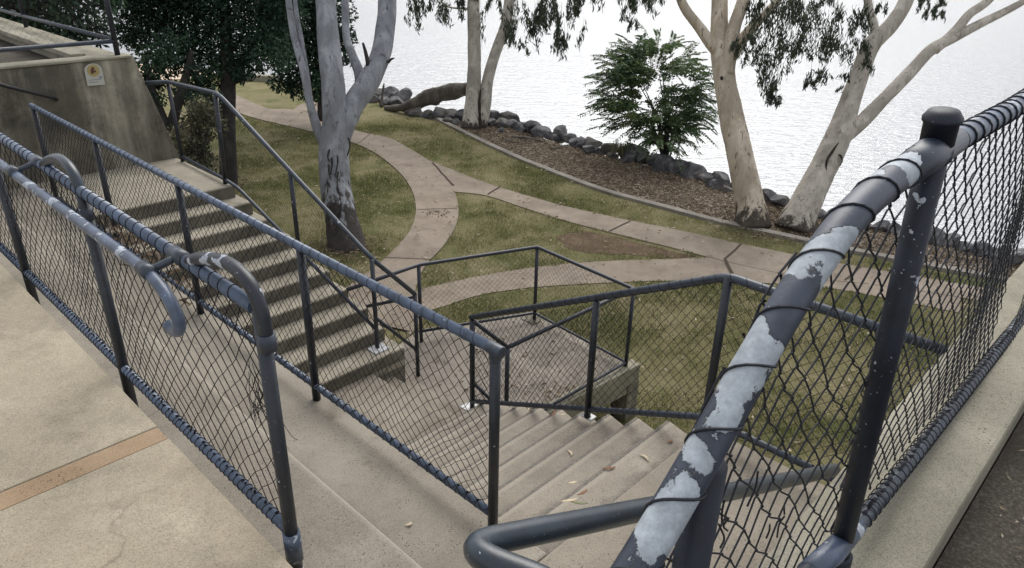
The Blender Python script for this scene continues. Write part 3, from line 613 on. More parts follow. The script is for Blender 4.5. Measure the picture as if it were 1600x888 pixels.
panel_part(f3, [(tb0+zz*0, tb1, .93, .93), (W(-7.5, 3.47, ZT+.02), W(-6.62, 3.64, ZT-.54), .93, .86), (W(-6.58, 3.65, ZT-.56), W(-5.63, 3.85, ZM+.34), .9, .74), (W(-5.60, 3.88, ZM+.42), W(-5.46, 4.27, Z3+.32), .62, .66)], M['wire'], wr=.0010, w=.034, h=.07, seed0=31)
f4 = empty('landing_fence', W(-5.5, 6.2, Z3), 'dark mesh fence boxing in the low landing in front of the lawn', 'fence')
c1, c2, c3, c4 = W(-5.44, 6.16, Z3), W(-3.95, 6.06, Z3), W(-4.02, 4.2, Z3), W(-6.0, 4.78, Z3)
F4a = atz(543, 453, Z3+1.0)
H1 = zz*1.0
pipe(f4, bendpipe([F4a, c4+H1, c1+H1, c2+H1, c3+H1], .04), .021, M['farrail'], 'top_rail')
pipe(f4, bendpipe([c4+zz*.14, c1+zz*.10, c2+zz*.08, c3+zz*.05], .03), .017, M['farrail'], 'bottom_rail')
for p in (c1, c2, c3, c4): post(f4, p, p+H1, .022, M['farrail'])
panel_part(f4, [(c4+zz*.12, c1+zz*.1, .88, .9), (c1+zz*.1, c2+zz*.08, .9, .9), (c3+zz*.05, c2+zz*.08, .93, .9)], M['wire'], wr=.0016, w=.036, h=.072, seed0=41)
pipe(f4, [c3+zz*1.0, W(-4.15, F5(-4.15), ZM+.93)], .020, M['farrail'], 'link_rail'); pipe(f4, [c3+zz*.25, W(-4.15, F5(-4.15)+.01, ZM+.28)], .017, M['farrail'], 'link_rail')
b = MB(); mesh_panel(b, W(-4.15, F5(-4.15)+.02, ZM+.28), c3+zz*.25, .65, .75, w=.032, h=.066, wr=.0012, seed=50); b.build('wire_mesh', M['wire'], f4)
b = MB(); b.uvbox(-5.55, -5.35, 6.05, 6.25, Z3+.001, Z3+.012); b.build('base_plate', M['riser'], f4, False, .003)
# near fence at the right with flaking rail
un = -.35
fn = empty('near_fence', W(un, 1.6, -1.4), 'close mesh fence at right with flaking pale rail and capped corner post', 'fence')
nr = [onu(x, y, un) for x, y in [(905, 1040), (940, 975), (1010, 860), (1100, 706), (1175, 572), (1255, 440), (1330, 338), (1392, 283), (1450, 243)]]
topR = spline(nr, 8)
pipe(fn, topR, .026, M['near'], 'top_rail', 28)
P1 = W(un, 1.46, 0); top1 = onu(1474, 180, un); zN = onu(1450, 243, un)[2]
farR = [onu(1440, 247, un), onu(1500, 215, un), onu(1578, 172, un), W(un, 2.6, zN+.02), W(un, 4.2, zN+.02)]
pipe(fn, dens(farR, .2), .0225, M['hand'], 'top_rail', 24)
basev = 1.60
bN = onu(1312, 862, un); bN = bN+(bN-top1)*((-1.46-bN[2])/(bN[2]-top1[2]))
post(fn, bN, top1-zz*.02, .0255, M['nearpost'], 24)
ax = norm(top1-bN)
cp = MB(); cp.tube([top1-ax*.052, top1-ax*.012, top1-ax*.010, top1-ax*.004, top1+ax*.008, top1+ax*.012], [.0285, .029, .0325, .033, .025, .012], 24); cp.build('post_cap', M['nearpost'], fn, True)
el = MB(); el.tube([onu(1410, 272, un), onu(1450, 243, un), onu(1490, 220, un)], [.0275, .0305, .0265], 20); el.build('elbow', M['railD'], fn, True)
b0 = onu(1108, 716, un); post(fn, np.array([b0[0], b0[1], -1.46]), b0-zz*.01, .0262, M['nearpost'], 20)
bl = [onu(1180, 960, un+.0), onu(1290, 872, un), onu(1330, 832, un), onu(1440, 700, un), onu(1578, 522, un), W(un, 4.2, onu(1578, 522, un)[2])]
BR = spline(bl, 5); pipe(fn, BR, .0215, M['railD'], 'bottom_rail', 20)
b = MB(); b.tube([bN, bN+ax*.05, bN+ax*.055], [.033, .033, .027], 20); b.build('collar', M['nearpost'], fn, True)
b = MB(); b.tube([top1-ax*.085, top1-ax*.080, top1-ax*.062, top1-ax*.057], [.0268, .0305, .0305, .0268], 24); b.build('collar', M['nearpost'], fn, True)
e2 = MB(); e2.tube([onu(1262, 896, un), onu(1300, 864, un), onu(1338, 822, un)], [.026, .030, .0255], 20); e2.build('elbow', M['hand'], fn, True)
wrp = MB(); wrapwire(wrp, topR[10:-2], .026, .10, .0021, k=6); wrapwire(wrp, dens(farR, .1), .0225, .052, .0021, k=6); ties(wrp, onu(1345, 815, un), onu(1578, 522, un), .0215, .033, 3, .0032); ties(wrp, onu(1578, 522, un), BR[-1], .0215, .03, 3); wrp.build('tie_wire', M['wireN'], fn)
# panels: left of the corner post (torn lower edge) and right of it
lineP, lineZ = np.array([p@np.array([*VV, 0]) for p in topR]), topR[:, 2]
def under(x):
    v = x[:2]@VV; zr_ = np.interp(v, lineP, lineZ)
    return x[2] < zr_-.012-(.035 if v > 1.38 else 0) and v > .70
b = MB(); mesh_panel(b, W(un-.031, .62, -1.33), W(un-.031, 1.64, -1.35), .98, .98, w=.040, h=.092, wr=.0020, amp=.012, bulge=.03, k=6, seed=61, cut=under); b.build('wire_mesh', M['wireN'], fn)
_bv = BR[:, :2]@VV; _o = np.argsort(_bv)
def zrail(v): return float(np.interp(v, _bv[_o], BR[_o, 2]))
zb = zrail(2.0)
b = MB(); mesh_panel(b, W(un-.029, 1.60, zrail(1.6)+.012), W(un-.024, 3.16, zrail(3.16)+.012), zN-zrail(1.6)-.02, zN-zrail(3.16)-.02, w=.033, h=.070, wr=.0020, amp=.006, bulge=.02, k=5, seed=65); b.build('wire_mesh', M['wireN'], fn)
b = MB(); mesh_panel(b, W(un+.022, 3.2, zb), W(un+.022, 4.2, zb), zN-zb-.01, zN-zb, w=.0275, h=.062, wr=.0015, seed=66); b.build('wire_mesh', M['wireN'], fn)
# smooth low handrail in front
HP = [W(-.40, .28, -.88), atd(845, 905, .98), atd(722, 853, 1.05), atd(862, 826, 1.2), W(-.565, 2.2, -1.615)]
lh = MB(); lh.tube(bendpipe([W(-.20, .60, -.95), atd(905, 930, 1.0), atd(712, 856, 1.06), atd(880, 822, 1.2), W(-.565, 2.2, -1.615)], .075, 10), .0215, 24)
o = lh.build('low_handrail', M['lowhand'], None, True); tag(o, 'smooth dark handrail bending back at the bottom centre under the flaking rail', 'handrail')
# wall handrail and the fence on the wall
b = MB(); b.tube([onu(-40, 120, -8.93), onu(10, 135, -8.93), onu(84, 153, -8.93), onu(88, 156, -9.01)], .02, 10); tag(b.build('wall_handrail', M['blackrail'], None, True), 'black handrail stub fixed to the stained retaining wall', 'handrail')
ft = empty('wall_top_fence', W(-9.1, 3.08, wt), 'dark mesh fence standing on top of the retaining wall at upper left', 'fence')
pa = W(-9.1, 3.08, wt+.03)
post(ft, pa, pa+zz*1.1, .03, M['post']); post(ft, W(-12.6, 3.12, wt), W(-12.6, 3.12, wt+1.1), .028, M['post'])
pipe(ft, [pa+zz*.16, W(-15, 3.14, wt+.12)], .024, M['railD'], 'bottom_rail'); pipe(ft, [pa+zz*1.1, W(-15, 3.14, wt+1.1)], .026, M['railD'], 'top_rail')
pipe(ft, [pa+zz*.15, W(-9.1, -1.2, wt+.17)], .024, M['railD'], 'bottom_rail'); pipe(ft, [pa+zz*1.1, W(-9.1, -1.2, wt+1.1)], .026, M['railD'], 'top_rail')
panel_part(ft, [(W(-12.6, 3.12, wt+.12), pa+zz*.14, .95, .95), (W(-9.1, .6, wt+.17), pa+zz*.15, .93, .95)], M['wire'], w=.034, h=.07, wr=.0011, seed0=71)
b = MB(); mesh_panel(b, W(-15, 3.13, wt+.12), W(-12.6, 3.12, wt+.12), .95, .95, w=.05, h=.09, wr=.0012, seed=77); b.build('wire_mesh', M['wire'], ft)

# ------------------------------------------------------------------ leaves
def leaves(name, m, parent, cen, axes, ln, wd, kind=None, tintv=None):
    cen = np.asarray(cen); n = len(cen); axes = axes/np.linalg.norm(axes, axis=1)[:, None]
    rnd = rng.normal(size=(n, 3)); side = np.cross(axes, rnd); side /= np.linalg.norm(side, axis=1)[:, None]+1e-9
    ln = np.broadcast_to(ln, n)[:, None]; wd = np.broadcast_to(wd, n)[:, None]; nn = np.cross(axes, side)
    V = np.stack([cen-axes*ln/2, cen+side*wd/2+nn*wd*.15, cen+axes*ln/2, cen-side*wd/2+nn*wd*.15], 1).reshape(-1, 3)
    me = bpy.data.meshes.new(name); o = bpy.data.objects.new(name, me)
    if parent is not None: org = ORG[parent.name]; o.parent = parent
    else: org = np.zeros(3)
    V = V-org
    me.vertices.add(4*n); me.vertices.foreach_set('co', V.ravel())
    me.loops.add(4*n); me.loops.foreach_set('vertex_index', np.arange(4*n, dtype=np.int32))
    me.polygons.add(n); me.polygons.foreach_set('loop_start', np.arange(0, 4*n, 4, dtype=np.int32)); me.polygons.foreach_set('loop_total', np.full(n, 4, dtype=np.int32))
    me.update(calc_edges=True); t = rng.random(n) if tintv is None else tintv
    at = me.attributes.new('tint', 'FLOAT', 'FACE'); at.data.foreach_set('value', np.clip(t, 0, 1).astype(np.float32))
    me.materials.append(m); C.objects.link(o); ORG[o.name] = org
    if kind: o['kind'] = kind
    return o
def clump_crown(centers, radii, per, ln, spread_down=0, flat=.8):
    cs, ax, tt = [], [], []
    for c, r in zip(centers, radii):
        k = int(per*max(.15, (r/.6)**2)); d = rng.normal(size=(k, 3)); d /= np.linalg.norm(d, axis=1)[:, None]
        rr = r*rng.random(k)**.45; p = c+d*rr[:, None]*np.array([1, 1, flat]); cs.append(p)
        a = d*.6+rng.normal(size=(k, 3))*.6; a[:, 2] -= spread_down; ax.append(a)
        tt.append(np.clip(rng.normal(.42+.25*rng.normal(), .22, k), 0, 1))
    return np.concatenate(cs), np.concatenate(ax), np.concatenate(tt)
# ------------------------------------------------------------------ trees
def stems(par, name, m, lst, jit=.10, k=16, seed=0, nseg=7):
    mb = MB()
    for P, r in lst:
        P = np.asarray(P, float); S = spline(P, nseg); rr = np.interp(np.linspace(0, 1, len(S)), np.linspace(0, 1, len(r)), r)
        mb.tube(S, rr, k, True, jit, seed)
    return mb.build(name, m, par, True)
def pxp(l): return [atd(x, y, z) for x, y, z in l]
def fallen_base(par, base, r, h, m):
    # dark fibrous stocking of bark at the foot
    mb = MB(); P = [base-zz*.1, base+zz*h*.3, base+zz*h*.7, base+zz*h]
    mb.tube(P, r, 18, True, .22, 3); return mb.build('basal_bark', m, par, True)
def gum_foliage(par, clusters, n=120, ln=.15, wd=.026, drop=.5, rad=.13):
    cs, ax, tt = [], [], []; tw = MB()
    for (p, s) in clusters:
        p = np.asarray(p); k = int(n*s*(2.2 if p[2] < 1.2 else 1.))
        L = drop*s
        for q in range(max(3, int(4*s))):                       # drooping twigs
            a = p+rng.normal(size=3)*np.array([rad, rad, .06])*s*1.2; e = a+np.array([rng.normal()*.12, rng.normal()*.12, -L*rng.uniform(.6, 1.1)])
            mid = (a+e)/2+rng.normal(size=3)*.05; S = spline([a+zz*.25*s+rng.normal(size=3)*.03, a, mid, e], 3); tw.tube(S, .003, 3, False)
            kk = max(6, k//max(3, int(4*s))); t = rng.random(kk); pos = np.array([a+(e-a)*x for x in t])+rng.normal(size=(kk, 3))*.042*min(1.3, s)
            cs.append(pos); v = rng.normal(size=(kk, 3))*.35; v[:, 2] -= .9; ax.append(v); tt.append(np.clip(rng.normal(.35+.2*rng.random(), .22, kk), 0, 1))
    cs, ax, tt = map(np.concatenate, (cs, ax, tt)); o = leaves('foliage', M['leafG'], par, cs, ax, ln*rng.uniform(.7, 1.2, len(cs)), wd, None, tt)
    tw.build('twigs', M['barkD'], par)['kind'] = 'stuff'; return o
def upper(par_pts, n, spread, zmin, zmax, size=1.):
    out = []
    for _ in range(n):
        b_ = par_pts[rng.integers(len(par_pts))]; out.append((b_+np.array([rng.normal()*spread, rng.normal()*spread, rng.uniform(zmin, zmax)]), rng.uniform(.8, 1.5)*size))
    return out
# T1: near blue-grey gum
Z1 = 13.1
t1_ = empty('gum_tree', tuple(atz(540, 385, ZL)), 'blue-grey forked gum tree with blackened foot inside the path curve', 'tree', 'gum trees by the lake')
stems(t1_, 'trunk', M['barkB'], [
    (pxp([(545, 398, Z1), (534, 345, Z1), (524, 290, Z1), (522, 235, Z1), (524, 190, Z1-.1), (520, 130, Z1-.2), (513, 60, Z1-.3), (508, -10, Z1-.4), (500, -120, Z1-.6), (505, -260, Z1-.6)]), [.36, .285, .27, .265, .225, .205, .19, .175, .15, .06]),
    (pxp([(526, 230, Z1), (548, 172, Z1), (578, 125, Z1+.1), (596, 80, Z1+.2), (604, 30, Z1+.3), (607, -20, Z1+.3), (625, -130, Z1+.4), (650, -250, Z1+.5)]), [.19, .20, .195, .18, .17, .165, .13, .05]),
    (pxp([(560, 150, Z1+.1), (562, 118, Z1+.2), (550, 85, Z1+.2), (541, 55, Z1+.3), (539, 0, Z1+.4), (534, -80, Z1+.4)]), [.09, .095, .08, .07, .065, .03]),
    (pxp([(518, 245, Z1), (497, 204, Z1-.05), (484, 160, Z1-.1), (474, 110, Z1-.2), (460, 60, Z1-.2), (452, 10, Z1-.3), (440, -90, Z1-.4)]), [.10, .085, .07, .062, .058, .055, .03]),
    (pxp([(484, 150, Z1-.1), (478, 110, Z1-.1), (470, 60, Z1-.1), (463, 20, Z1-.1), (458, -40, Z1)]), [.05, .052, .045, .042, .02])], .07, 20, 5, 8)
bs = MB()
for k in range(9):
    x0 = rng.uniform(505, 550); y0 = rng.uniform(215, 330); S = pxp([(x0, y0, Z1-.30), (x0+rng.normal()*2, y0+12, Z1-.34), (x0+rng.normal()*4, y0+rng.uniform(20, 40), Z1-.33)]); bs.tube(spline(S, 4), [.018]*4+[.012]*4+[.004], 5, True, .3, k)
bs.build('loose_bark', M['barkD'], t1_, True)['kind'] = 'stuff'
stems(t1_, 'dead_stub', M['barkD'], [(pxp([(576, 105, Z1), (572, 85, Z1-.05), (567, 67, Z1-.1)]), [.045, .035, .02])], .1, 8)
stems(t1_, 'dead_stub', M['barkD'], [(pxp([(606, 98, Z1+.1), (611, 93, Z1+.1), (616, 91, Z1+.1)]), [.03, .022, .012])], .1, 8)
gum_foliage(t1_, upper(pxp([(505, -260, Z1-.6), (650, -250, Z1+.5), (440, -200, Z1), (560, -340, Z1), (700, -260, Z1+1.5)]), 60, .8, -.5, 1.6), 70)
# T2: mid gum
Z2 = 21.1
t2_ = empty('gum_tree', tuple(atz(740, 200, ZL)), 'slender twin-stemmed grey gum tree above the driftwood log', 'tree', 'gum trees by the lake')
stems(t2_, 'scar', M['burn'], [(pxp([(751, 203, Z2-.22), (750, 185, Z2-.20), (749, 160, Z2-.19), (751, 140, Z2-.17)]), [.05, .045, .035, .015])], .2, 8)
stems(t2_, 'trunk', M['barkG'], [
    (pxp([(738, 206, Z2), (739, 160, Z2), (741, 110, Z2), (741, 60, Z2), (740, 10, Z2), (742, -60, Z2), (750, -160, Z2)]), [.33, .23, .20, .185, .18, .14, .05]),
    (pxp([(748, 200, Z2), (757, 165, Z2), (762, 125, Z2), (775, 80, Z2), (790, 40, Z2), (796, 0, Z2), (806, -60, Z2), (830, -140, Z2)]), [.24, .19, .165, .155, .16, .15, .10, .04]),
    (pxp([(742, 20, Z2), (728, 14, Z2), (705, 12, Z2), (690, 4, Z2)]), [.05, .035, .025, .015])], .06, 14, 15)
c2_ = [((660, 8), 1.), ((690, 12), .9), ((675, 2), .7), ((715, 2), .7), ((810, 22), 1.2), ((800, 45), .9), ((806, 62), .5), ((832, 18), 1.), ((838, 36), .9), ((858, 20), .6), ((872, 30), 1.2), ((878, 55), .9), ((876, 70), .4), ((898, 8), .8), ((850, 0), 1.), ((885, 2), 1.1), ((780, 5), .7)]
gum_foliage(t2_, [(atd(x, y-8, Z2-.5+rng.normal()*.5), s*1.2) for (x, y), s in c2_]+upper(pxp([(740, -90, Z2), (830, -110, Z2), (680, -70, Z2), (900, -60, Z2-1)]), 40, .8, -.2, 1.5, 1.3), 80, .2, .036, .6, .22)
# T3, T4: cream gums by the shore
Z3_ = 14.5
t3_ = empty('gum_tree', tuple(atz(1175, 350, ZL)), 'cream-trunked gum tree leaning left beside the leafy shore bush', 'tree', 'gum trees by the lake')
stems(t3_, 'trunk', M['barkT'], [
    (pxp([(1176, 358, Z3_), (1172, 320, Z3_), (1160, 260, Z3_), (1147, 200, Z3_), (1135, 140, Z3_), (1128, 90, Z3_), (1124, 40, Z3_), (1124, -10, Z3_), (1118, -110, Z3_), (1110, -240, Z3_)]), [.375, .285, .258, .245, .215, .215, .175, .15, .11, .04]),
    (pxp([(1126, 90, Z3_), (1110, 68, Z3_-.1), (1092, 42, Z3_-.2), (1072, 16, Z3_-.3), (1060, -10, Z3_-.4), (1030, -90, Z3_-.5)]), [.10, .115, .10, .09, .08, .04]),
    (pxp([(1138, 115, Z3_-.1), (1142, 75, Z3_-.25), (1148, 40, Z3_-.3), (1162, 0, Z3_-.3), (1190, -90, Z3_-.2)]), [.12, .14, .125, .12, .05]),
    (pxp([(1140, 95, Z3_), (1160, 62, Z3_), (1180, 38, Z3_), (1200, 18, Z3_), (1230, -20, Z3_), (1260, -80, Z3_)]), [.11, .115, .10, .085, .06, .03])], .06, 18, 25, 8)
stems(t3_, 'knot', M['burn'], [(pxp([(1127.5, 121, Z3_-.20), (1127.5, 124, Z3_-.24)]), [.03, .026])], .1, 8)
c3_ = [((1205, 30), 1.6), ((1222, 20), 1.6), ((1240, 35), 1.5), ((1218, 55), 1.3), ((1206, 95), 1.3), ((1222, 100), 1.4), ((1214, 130), 1.2), ((1206, 150), .8), ((1216, 165), .5), ((1275, 15), 1.5), ((1288, 35), 1.5), ((1290, 60), 1.4), ((1282, 80), 1.2), ((1300, 75), .8), ((1278, 120), .9), ((1270, 138), .6), ((1178, 70), .8), ((1165, 88), .9), ((1160, 78), .6), ((1172, 20), .7), ((1256, 10), 1.2), ((1240, 75), 1.), ((1250, 90), .7),
       ((985, 8), 1.1), ((992, 22), .9), ((990, 42), .5), ((1005, 6), .9), ((1020, 4), .6), ((905, 0), .6)]
gum_foliage(t3_, [(atd(x, y-14, Z3_-.4+rng.normal()*.35), s*.85) for (x, y), s in c3_]+upper(pxp([(1110, -240, Z3_), (1030, -140, Z3_), (1200, -140, Z3_), (1280, -120, Z3_), (980, -120, Z3_)]), 70, .7, -.3, 1.6), 100, .13, .024, .42, .15)
Z4 = 14.4
t4_ = empty('gum_tree', tuple(atz(1245, 355, ZL)), 'pale leaning gum tree with wide right fork and scarred trunk by the kerb', 'tree', 'gum trees by the lake')
stems(t4_, 'trunk', M['barkG'], [
    (pxp([(1240, 364, Z4), (1256, 325, Z4), (1284, 268, Z4), (1312, 208, Z4), (1328, 160, Z4), (1344, 115, Z4), (1362, 70, Z4), (1392, 40, Z4), (1416, 0, Z4), (1440, -80, Z4), (1450, -200, Z4)]), [.42, .30, .26, .25, .19, .175, .17, .15, .135, .10, .04]),
    (pxp([(1318, 215, Z4), (1345, 192, Z4), (1380, 156, Z4), (1420, 115, Z4), (1455, 78, Z4), (1492, 58, Z4), (1530, 38, Z4), (1582, 12, Z4), (1660, -30, Z4)]), [.15, .14, .125, .12, .11, .10, .085, .07, .03]),
    (pxp([(1460, 78, Z4), (1492, 50, Z4), (1515, 22, Z4), (1545, 0, Z4), (1600, -60, Z4)]), [.10, .10, .085, .08, .03]),
    (pxp([(1360, 75, Z4), (1366, 45, Z4), (1358, 15, Z4), (1352, -30, Z4), (1345, -100, Z4)]), [.09, .085, .08, .07, .03])], .06, 18, 35, 8)
stems(t4_, 'scar', M['burn'], [(pxp([(1311, 222, Z4-.24), (1300, 238, Z4-.25), (1292, 252, Z4-.26), (1290, 275, Z4-.25)]), [.012, .028, .024, .01]), (pxp([(1305, 242, Z4-.24), (1313, 243, Z4-.235), (1316, 251, Z4-.23), (1312, 260, Z4-.235)]), [.01, .016, .014, .008])], .1, 8)
c4_ = [((1345, 20), 1.1), ((1352, 45), 1.1), ((1346, 70), 1.), ((1340, 95), .9), ((1336, 108), .6), ((1325, 30), .6), ((1376, 20), .5), ((1452, 8), .8), ((1456, 22), .7), ((1448, 30), .35), ((1475, 12), .35), ((1322, 130), .35), ((1318, 150), .3), ((1305, 5), .8)]
gum_foliage(t4_, [(atd(x, y-12, Z4-.3+rng.normal()*.3), s*.8) for (x, y), s in c4_]+upper(pxp([(1450, -200, Z4), (1345, -120, Z4), (1600, -90, Z4), (1660, -60, Z4), (1500, -160, Z4)]), 60, .7, -.1, 1.6), 90, .13, .024, .40, .14)
# dark dense trees at the left
def dark_tree(base, trunk, blobs, label, per=520, leaf=.13, extra=()):
    t = empty('dense_tree', tuple(base), label, 'tree', 'dark dense trees behind the left stairs')
    stems(t, 'trunk', M['barkD'], trunk, .12, 12, 45)
    cen = [atd(x, y, z) for x, y, z, r in blobs]; rad = [r for *_, r in blobs]
    c_, a_, t_ = clump_crown(cen, rad, per, leaf, .3); leaves('crown', M['leafD'], t, c_, a_, leaf*rng.uniform(.6, 1.3, len(c_)), leaf*.42, None, t_); return t
ZA = 16.0
bl = [(215, 20, ZA, .7), (250, 55, ZA, .8), (300, 20, ZA, .9), (345, 60, ZA, .85), (390, 25, ZA, .9), (420, 75, ZA, .7), (300, 90, ZA, .6), (250, 105, ZA-.5, .45), (345, 110, ZA, .45), (205, 60, ZA, .35), (385, 100, ZA, .45), (270, 0, ZA, .8), (350, -20, ZA, 1.), (420, -30, ZA, 1.), (440, 25, ZA, .6), (225, -40, ZA, .9), (290, 145, ZA, .35), (320, 130, ZA, .35), (240, 130, ZA, .3), (375, 118, ZA-.3, .25), (200, 0, ZA, .5)]
for _ in range(14): bl.append((rng.uniform(190, 470), rng.uniform(-260, -50), ZA+rng.normal()*.8, rng.uniform(.7, 1.1)))
dark_tree(atz(357, 292, ZL), [(pxp([(358, 300, ZA), (355, 200, ZA), (356, 110, ZA), (352, 40, ZA), (348, -80, ZA)]), [.20, .17, .16, .13, .05]), (pxp([(355, 150, ZA), (380, 90, ZA), (410, 50, ZA)]), [.09, .07, .04]), (pxp([(354, 190, ZA), (310, 130, ZA), (280, 80, ZA)]), [.08, .06, .03])], bl, 'dark evergreen tree with straight black trunk beside the bent stair railing', 950, .11)
ZB = 20.5
bl = [(455, 40, ZB, 1.), (500, 70, ZB, .9), (470, 100, ZB, .8), (440, 70, ZB, .8), (500, 120, ZB, .65), (470, 135, ZB, .5), (530, 60, ZB, .5), (515, 20, ZB, .8), (440, 130, ZB, .4), (500, 150, ZB, .35), (545, 95, ZB, .25), (470, 0, ZB, 1.)]
for _ in range(10): bl.append((rng.uniform(420, 530), rng.uniform(-150, -20), ZB+rng.normal()*.8, rng.uniform(.7, 1.1)))
dark_tree(atz(505, 180, ZL), [(pxp([(506, 188, ZB), (504, 140, ZB), (495, 60, ZB), (490, -60, ZB)]), [.18, .15, .12, .05])], bl, 'dark leafy tree directly behind the blue-grey forked gum', 620, .15)
ZC = 13.5
bl = [(40, 20, ZC, .8), (110, 20, ZC, .8), (10, 60, ZC, .6), (80, 55, ZC, .5), (140, 50, ZC, .4), (-30, 10, ZC, .9), (60, -40, ZC, .9), (130, -40, ZC, .8), (-60, 60, ZC, .8), (165, 0, ZC, .35)]
for _ in range(8): bl.append((rng.uniform(-60, 170), rng.uniform(-200, -40), ZC+rng.normal()*.6, rng.uniform(.6, .9)))
dark_tree(W(-16, 2.5, ZL), [([W(-16, 2.5, ZL), W(-15.9, 2.5, -3), W(-15.8, 2.4, -1)]+pxp([(60, 20, ZC)]), [.2, .17, .14, .06])], bl, 'dark tree seen through the fence on top of the retaining wall', 620)
ZE = 15.0
t = dark_tree(atz(250, 215, ZL), [(pxp([(262, 240, ZE), (270, 190, ZE), (288, 130, ZE), (300, 80, ZE)]), [.13, .11, .09, .05]), (pxp([(266, 215, ZE), (240, 150, ZE), (225, 90, ZE)]), [.11, .09, .05])], [(238, 95, ZE, .45), (270, 75, ZE, .5), (225, 130, ZE, .25), (300, 150, ZE, .3), (310, 115, ZE, .3), (250, 155, ZE, .2), (330, 150, ZE, .25)], 'low dark tree with crossed trunks just right of the slanted wall edge', 500, .11)
# shrub behind the railing
sh = empty('shrub', tuple(atz(300, 275, ZL)), 'pale grey-green flowering shrub seen through the landing railing', 'shrub')
ZS = 12.6
bls = [(atd(rng.uniform(272, 335), rng.uniform(165, 285), ZS+rng.normal()*.3), rng.uniform(.16, .3)) for _ in range(34)]
c_, a_, t_ = clump_crown([p for p, r in bls], [r for p, r in bls], 900, .07, 0); leaves('foliage', M['leafS'], sh, c_, a_, .075, .038, None, np.clip(t_*1.1, 0, 1))
stems(sh, 'stem', M['barkD'], [([atz(300, 275, ZL)]+pxp([(300+d, 250, ZS), (300+2*d, 190, ZS)]), [.05, .03, .01]) for d in (-8, 0, 7, 14)], .1, 6)
# leafy shore bush: arching feathery fronds
ZBU = 18.0
bush = empty('shore_bush', tuple(atz(1040, 256, ZL)), 'feathery dark green bush with thin fanned stems on the rocky shore', 'bush')
root = atz(1040, 258, ZL); st = []; cs = []; ax = []; tt = []
for i in range(26):
    tx, ty = rng.uniform(955, 1100), rng.uniform(85, 215)
    tx = 1030+(tx-1030)*(1 if ty > 110 else .55); tip = atd(tx, ty, ZBU+rng.normal()*.5); mid = (root+tip)/2+np.array([0, 0, .12])+(tip-root)*np.array([-.12, -.12, 0])
    S = spline([root+rng.normal(size=3)*.06, mid, tip], 5); st.append((S, [.028, .018, .008]))
fr = MB()
tips = []
for _ in range(760):
    a = rng.uniform(0, 6.28); r_ = math.sqrt(rng.random()); x = 1022+76*r_*math.cos(a); y = 152+86*r_*math.sin(a)
    if y < 90 and abs(x-1025) > 40: continue
    if mn.noise(Vector((x*.03, y*.045, 2.2))) < -.10: continue
    if y > 205 and (abs(x-1050) > 45 or rng.random() < .45): continue
    tips.append((x, y))
for (x, y) in tips:
    p = atd(x, y, ZBU+rng.normal()*.45); out = norm(np.array([(x-1030)/70+np.sign(x-1030)*.35, rng.normal()*.6, (150-y)/190+.10])+rng.normal(size=3)*.35)
    L = rng.uniform(.35, .7); e = p+out*L+np.array([0, 0, -.14*L]); mid = (p+e)/2+zz*.10*L
    S = spline([p, mid, e], 6); fr.tube(S[::2], .004, 3, False)
    T = np.gradient(S, axis=0); T /= np.linalg.norm(T, axis=1)[:, None]; sd_ = norm(np.cross(out, zz)+rng.normal(size=3)*.15); tb = rng.normal(.40, .2)
    for q, tg in zip(S[1:], T[1:]):
        for sgn in (-1, 1):
            d = sd_*sgn*.9+tg*.55-zz*.25; cs.append(q+norm(d)*.055); ax.append(d); tt.append(tb+rng.normal()*.12+(.25 if y < 120 and x > 1010 else 0))
bl_ = []
for (x, y) in tips[::5]: bl_.append((atd(x+(1030-x)*.12, y, ZBU+rng.normal()*.4), rng.uniform(.15, .28)))
c_, a_, t_ = clump_crown([p for p, r_ in bl_], [r_ for p, r_ in bl_], 560, .1, .1, .55); cs += list(c_); ax += list(a_); tt += list(t_)
stems(bush, 'stem', M['barkD'], st[:16], .05, 6); fr.build('frond_stalks', M['barkD'], bush)['kind'] = 'stuff'
leaves('foliage', M['leafB'], bush, np.array(cs), np.array(ax), .115, .036, None, np.array(tt))
# pale grass tuft on the rocks
tf = atz(965, 246, ZL); k = 60; cs = tf+rng.normal(size=(k, 3))*np.array([.1, .1, 0])+zz*.22; ax = rng.normal(size=(k, 3))*.35; ax[:, 2] += 1
tag(leaves('grass_tuft', M['leafS'], None, cs, ax, .45, .03, None, np.full(k, .95)), 'pale yellow-green grass tuft among the shore rocks left of the bush', 'grass tuft')

# ------------------------------------------------------------------ rocks
def rock(p, s, label, seed, sq=(1, 1, .75)):
    me = bpy.data.meshes.new('shore_rock'); import bmesh
    bm = bmesh.new(); bmesh.ops.create_icosphere(bm, subdivisions=3, radius=1)
    rg = random.Random(seed); off = Vector((rg.uniform(0, 90), rg.uniform(0, 90), rg.uniform(0, 90)))
    pl = [(Vector((rg.gauss(0, 1), rg.gauss(0, 1), rg.gauss(0, .8))).normalized(), rg.uniform(.45, .82)) for _ in range(13)]
    for v in bm.verts:
        c = v.co.copy()
        for n_, d in pl:
            e = c.dot(n_)-d
            if e > 0: c -= n_*e
        c *= 1+.10*mn.noise(c*1.7+off)+.04*mn.noise(c*5+off)
        v.co = Vector((c.x*sq[0], c.y*sq[1], c.z*sq[2]))*s
    bm.to_mesh(me); bm.free(); me.materials.append(M['rock'])
    o = bpy.data.objects.new('shore_rock', me); C.objects.link(o); o.location = p; o.rotation_euler = (rg.uniform(-.3, .3), rg.uniform(-.3, .3), rg.uniform(0, 6))
    return tag(o, label, 'rock', 'dark rocks along the shore')
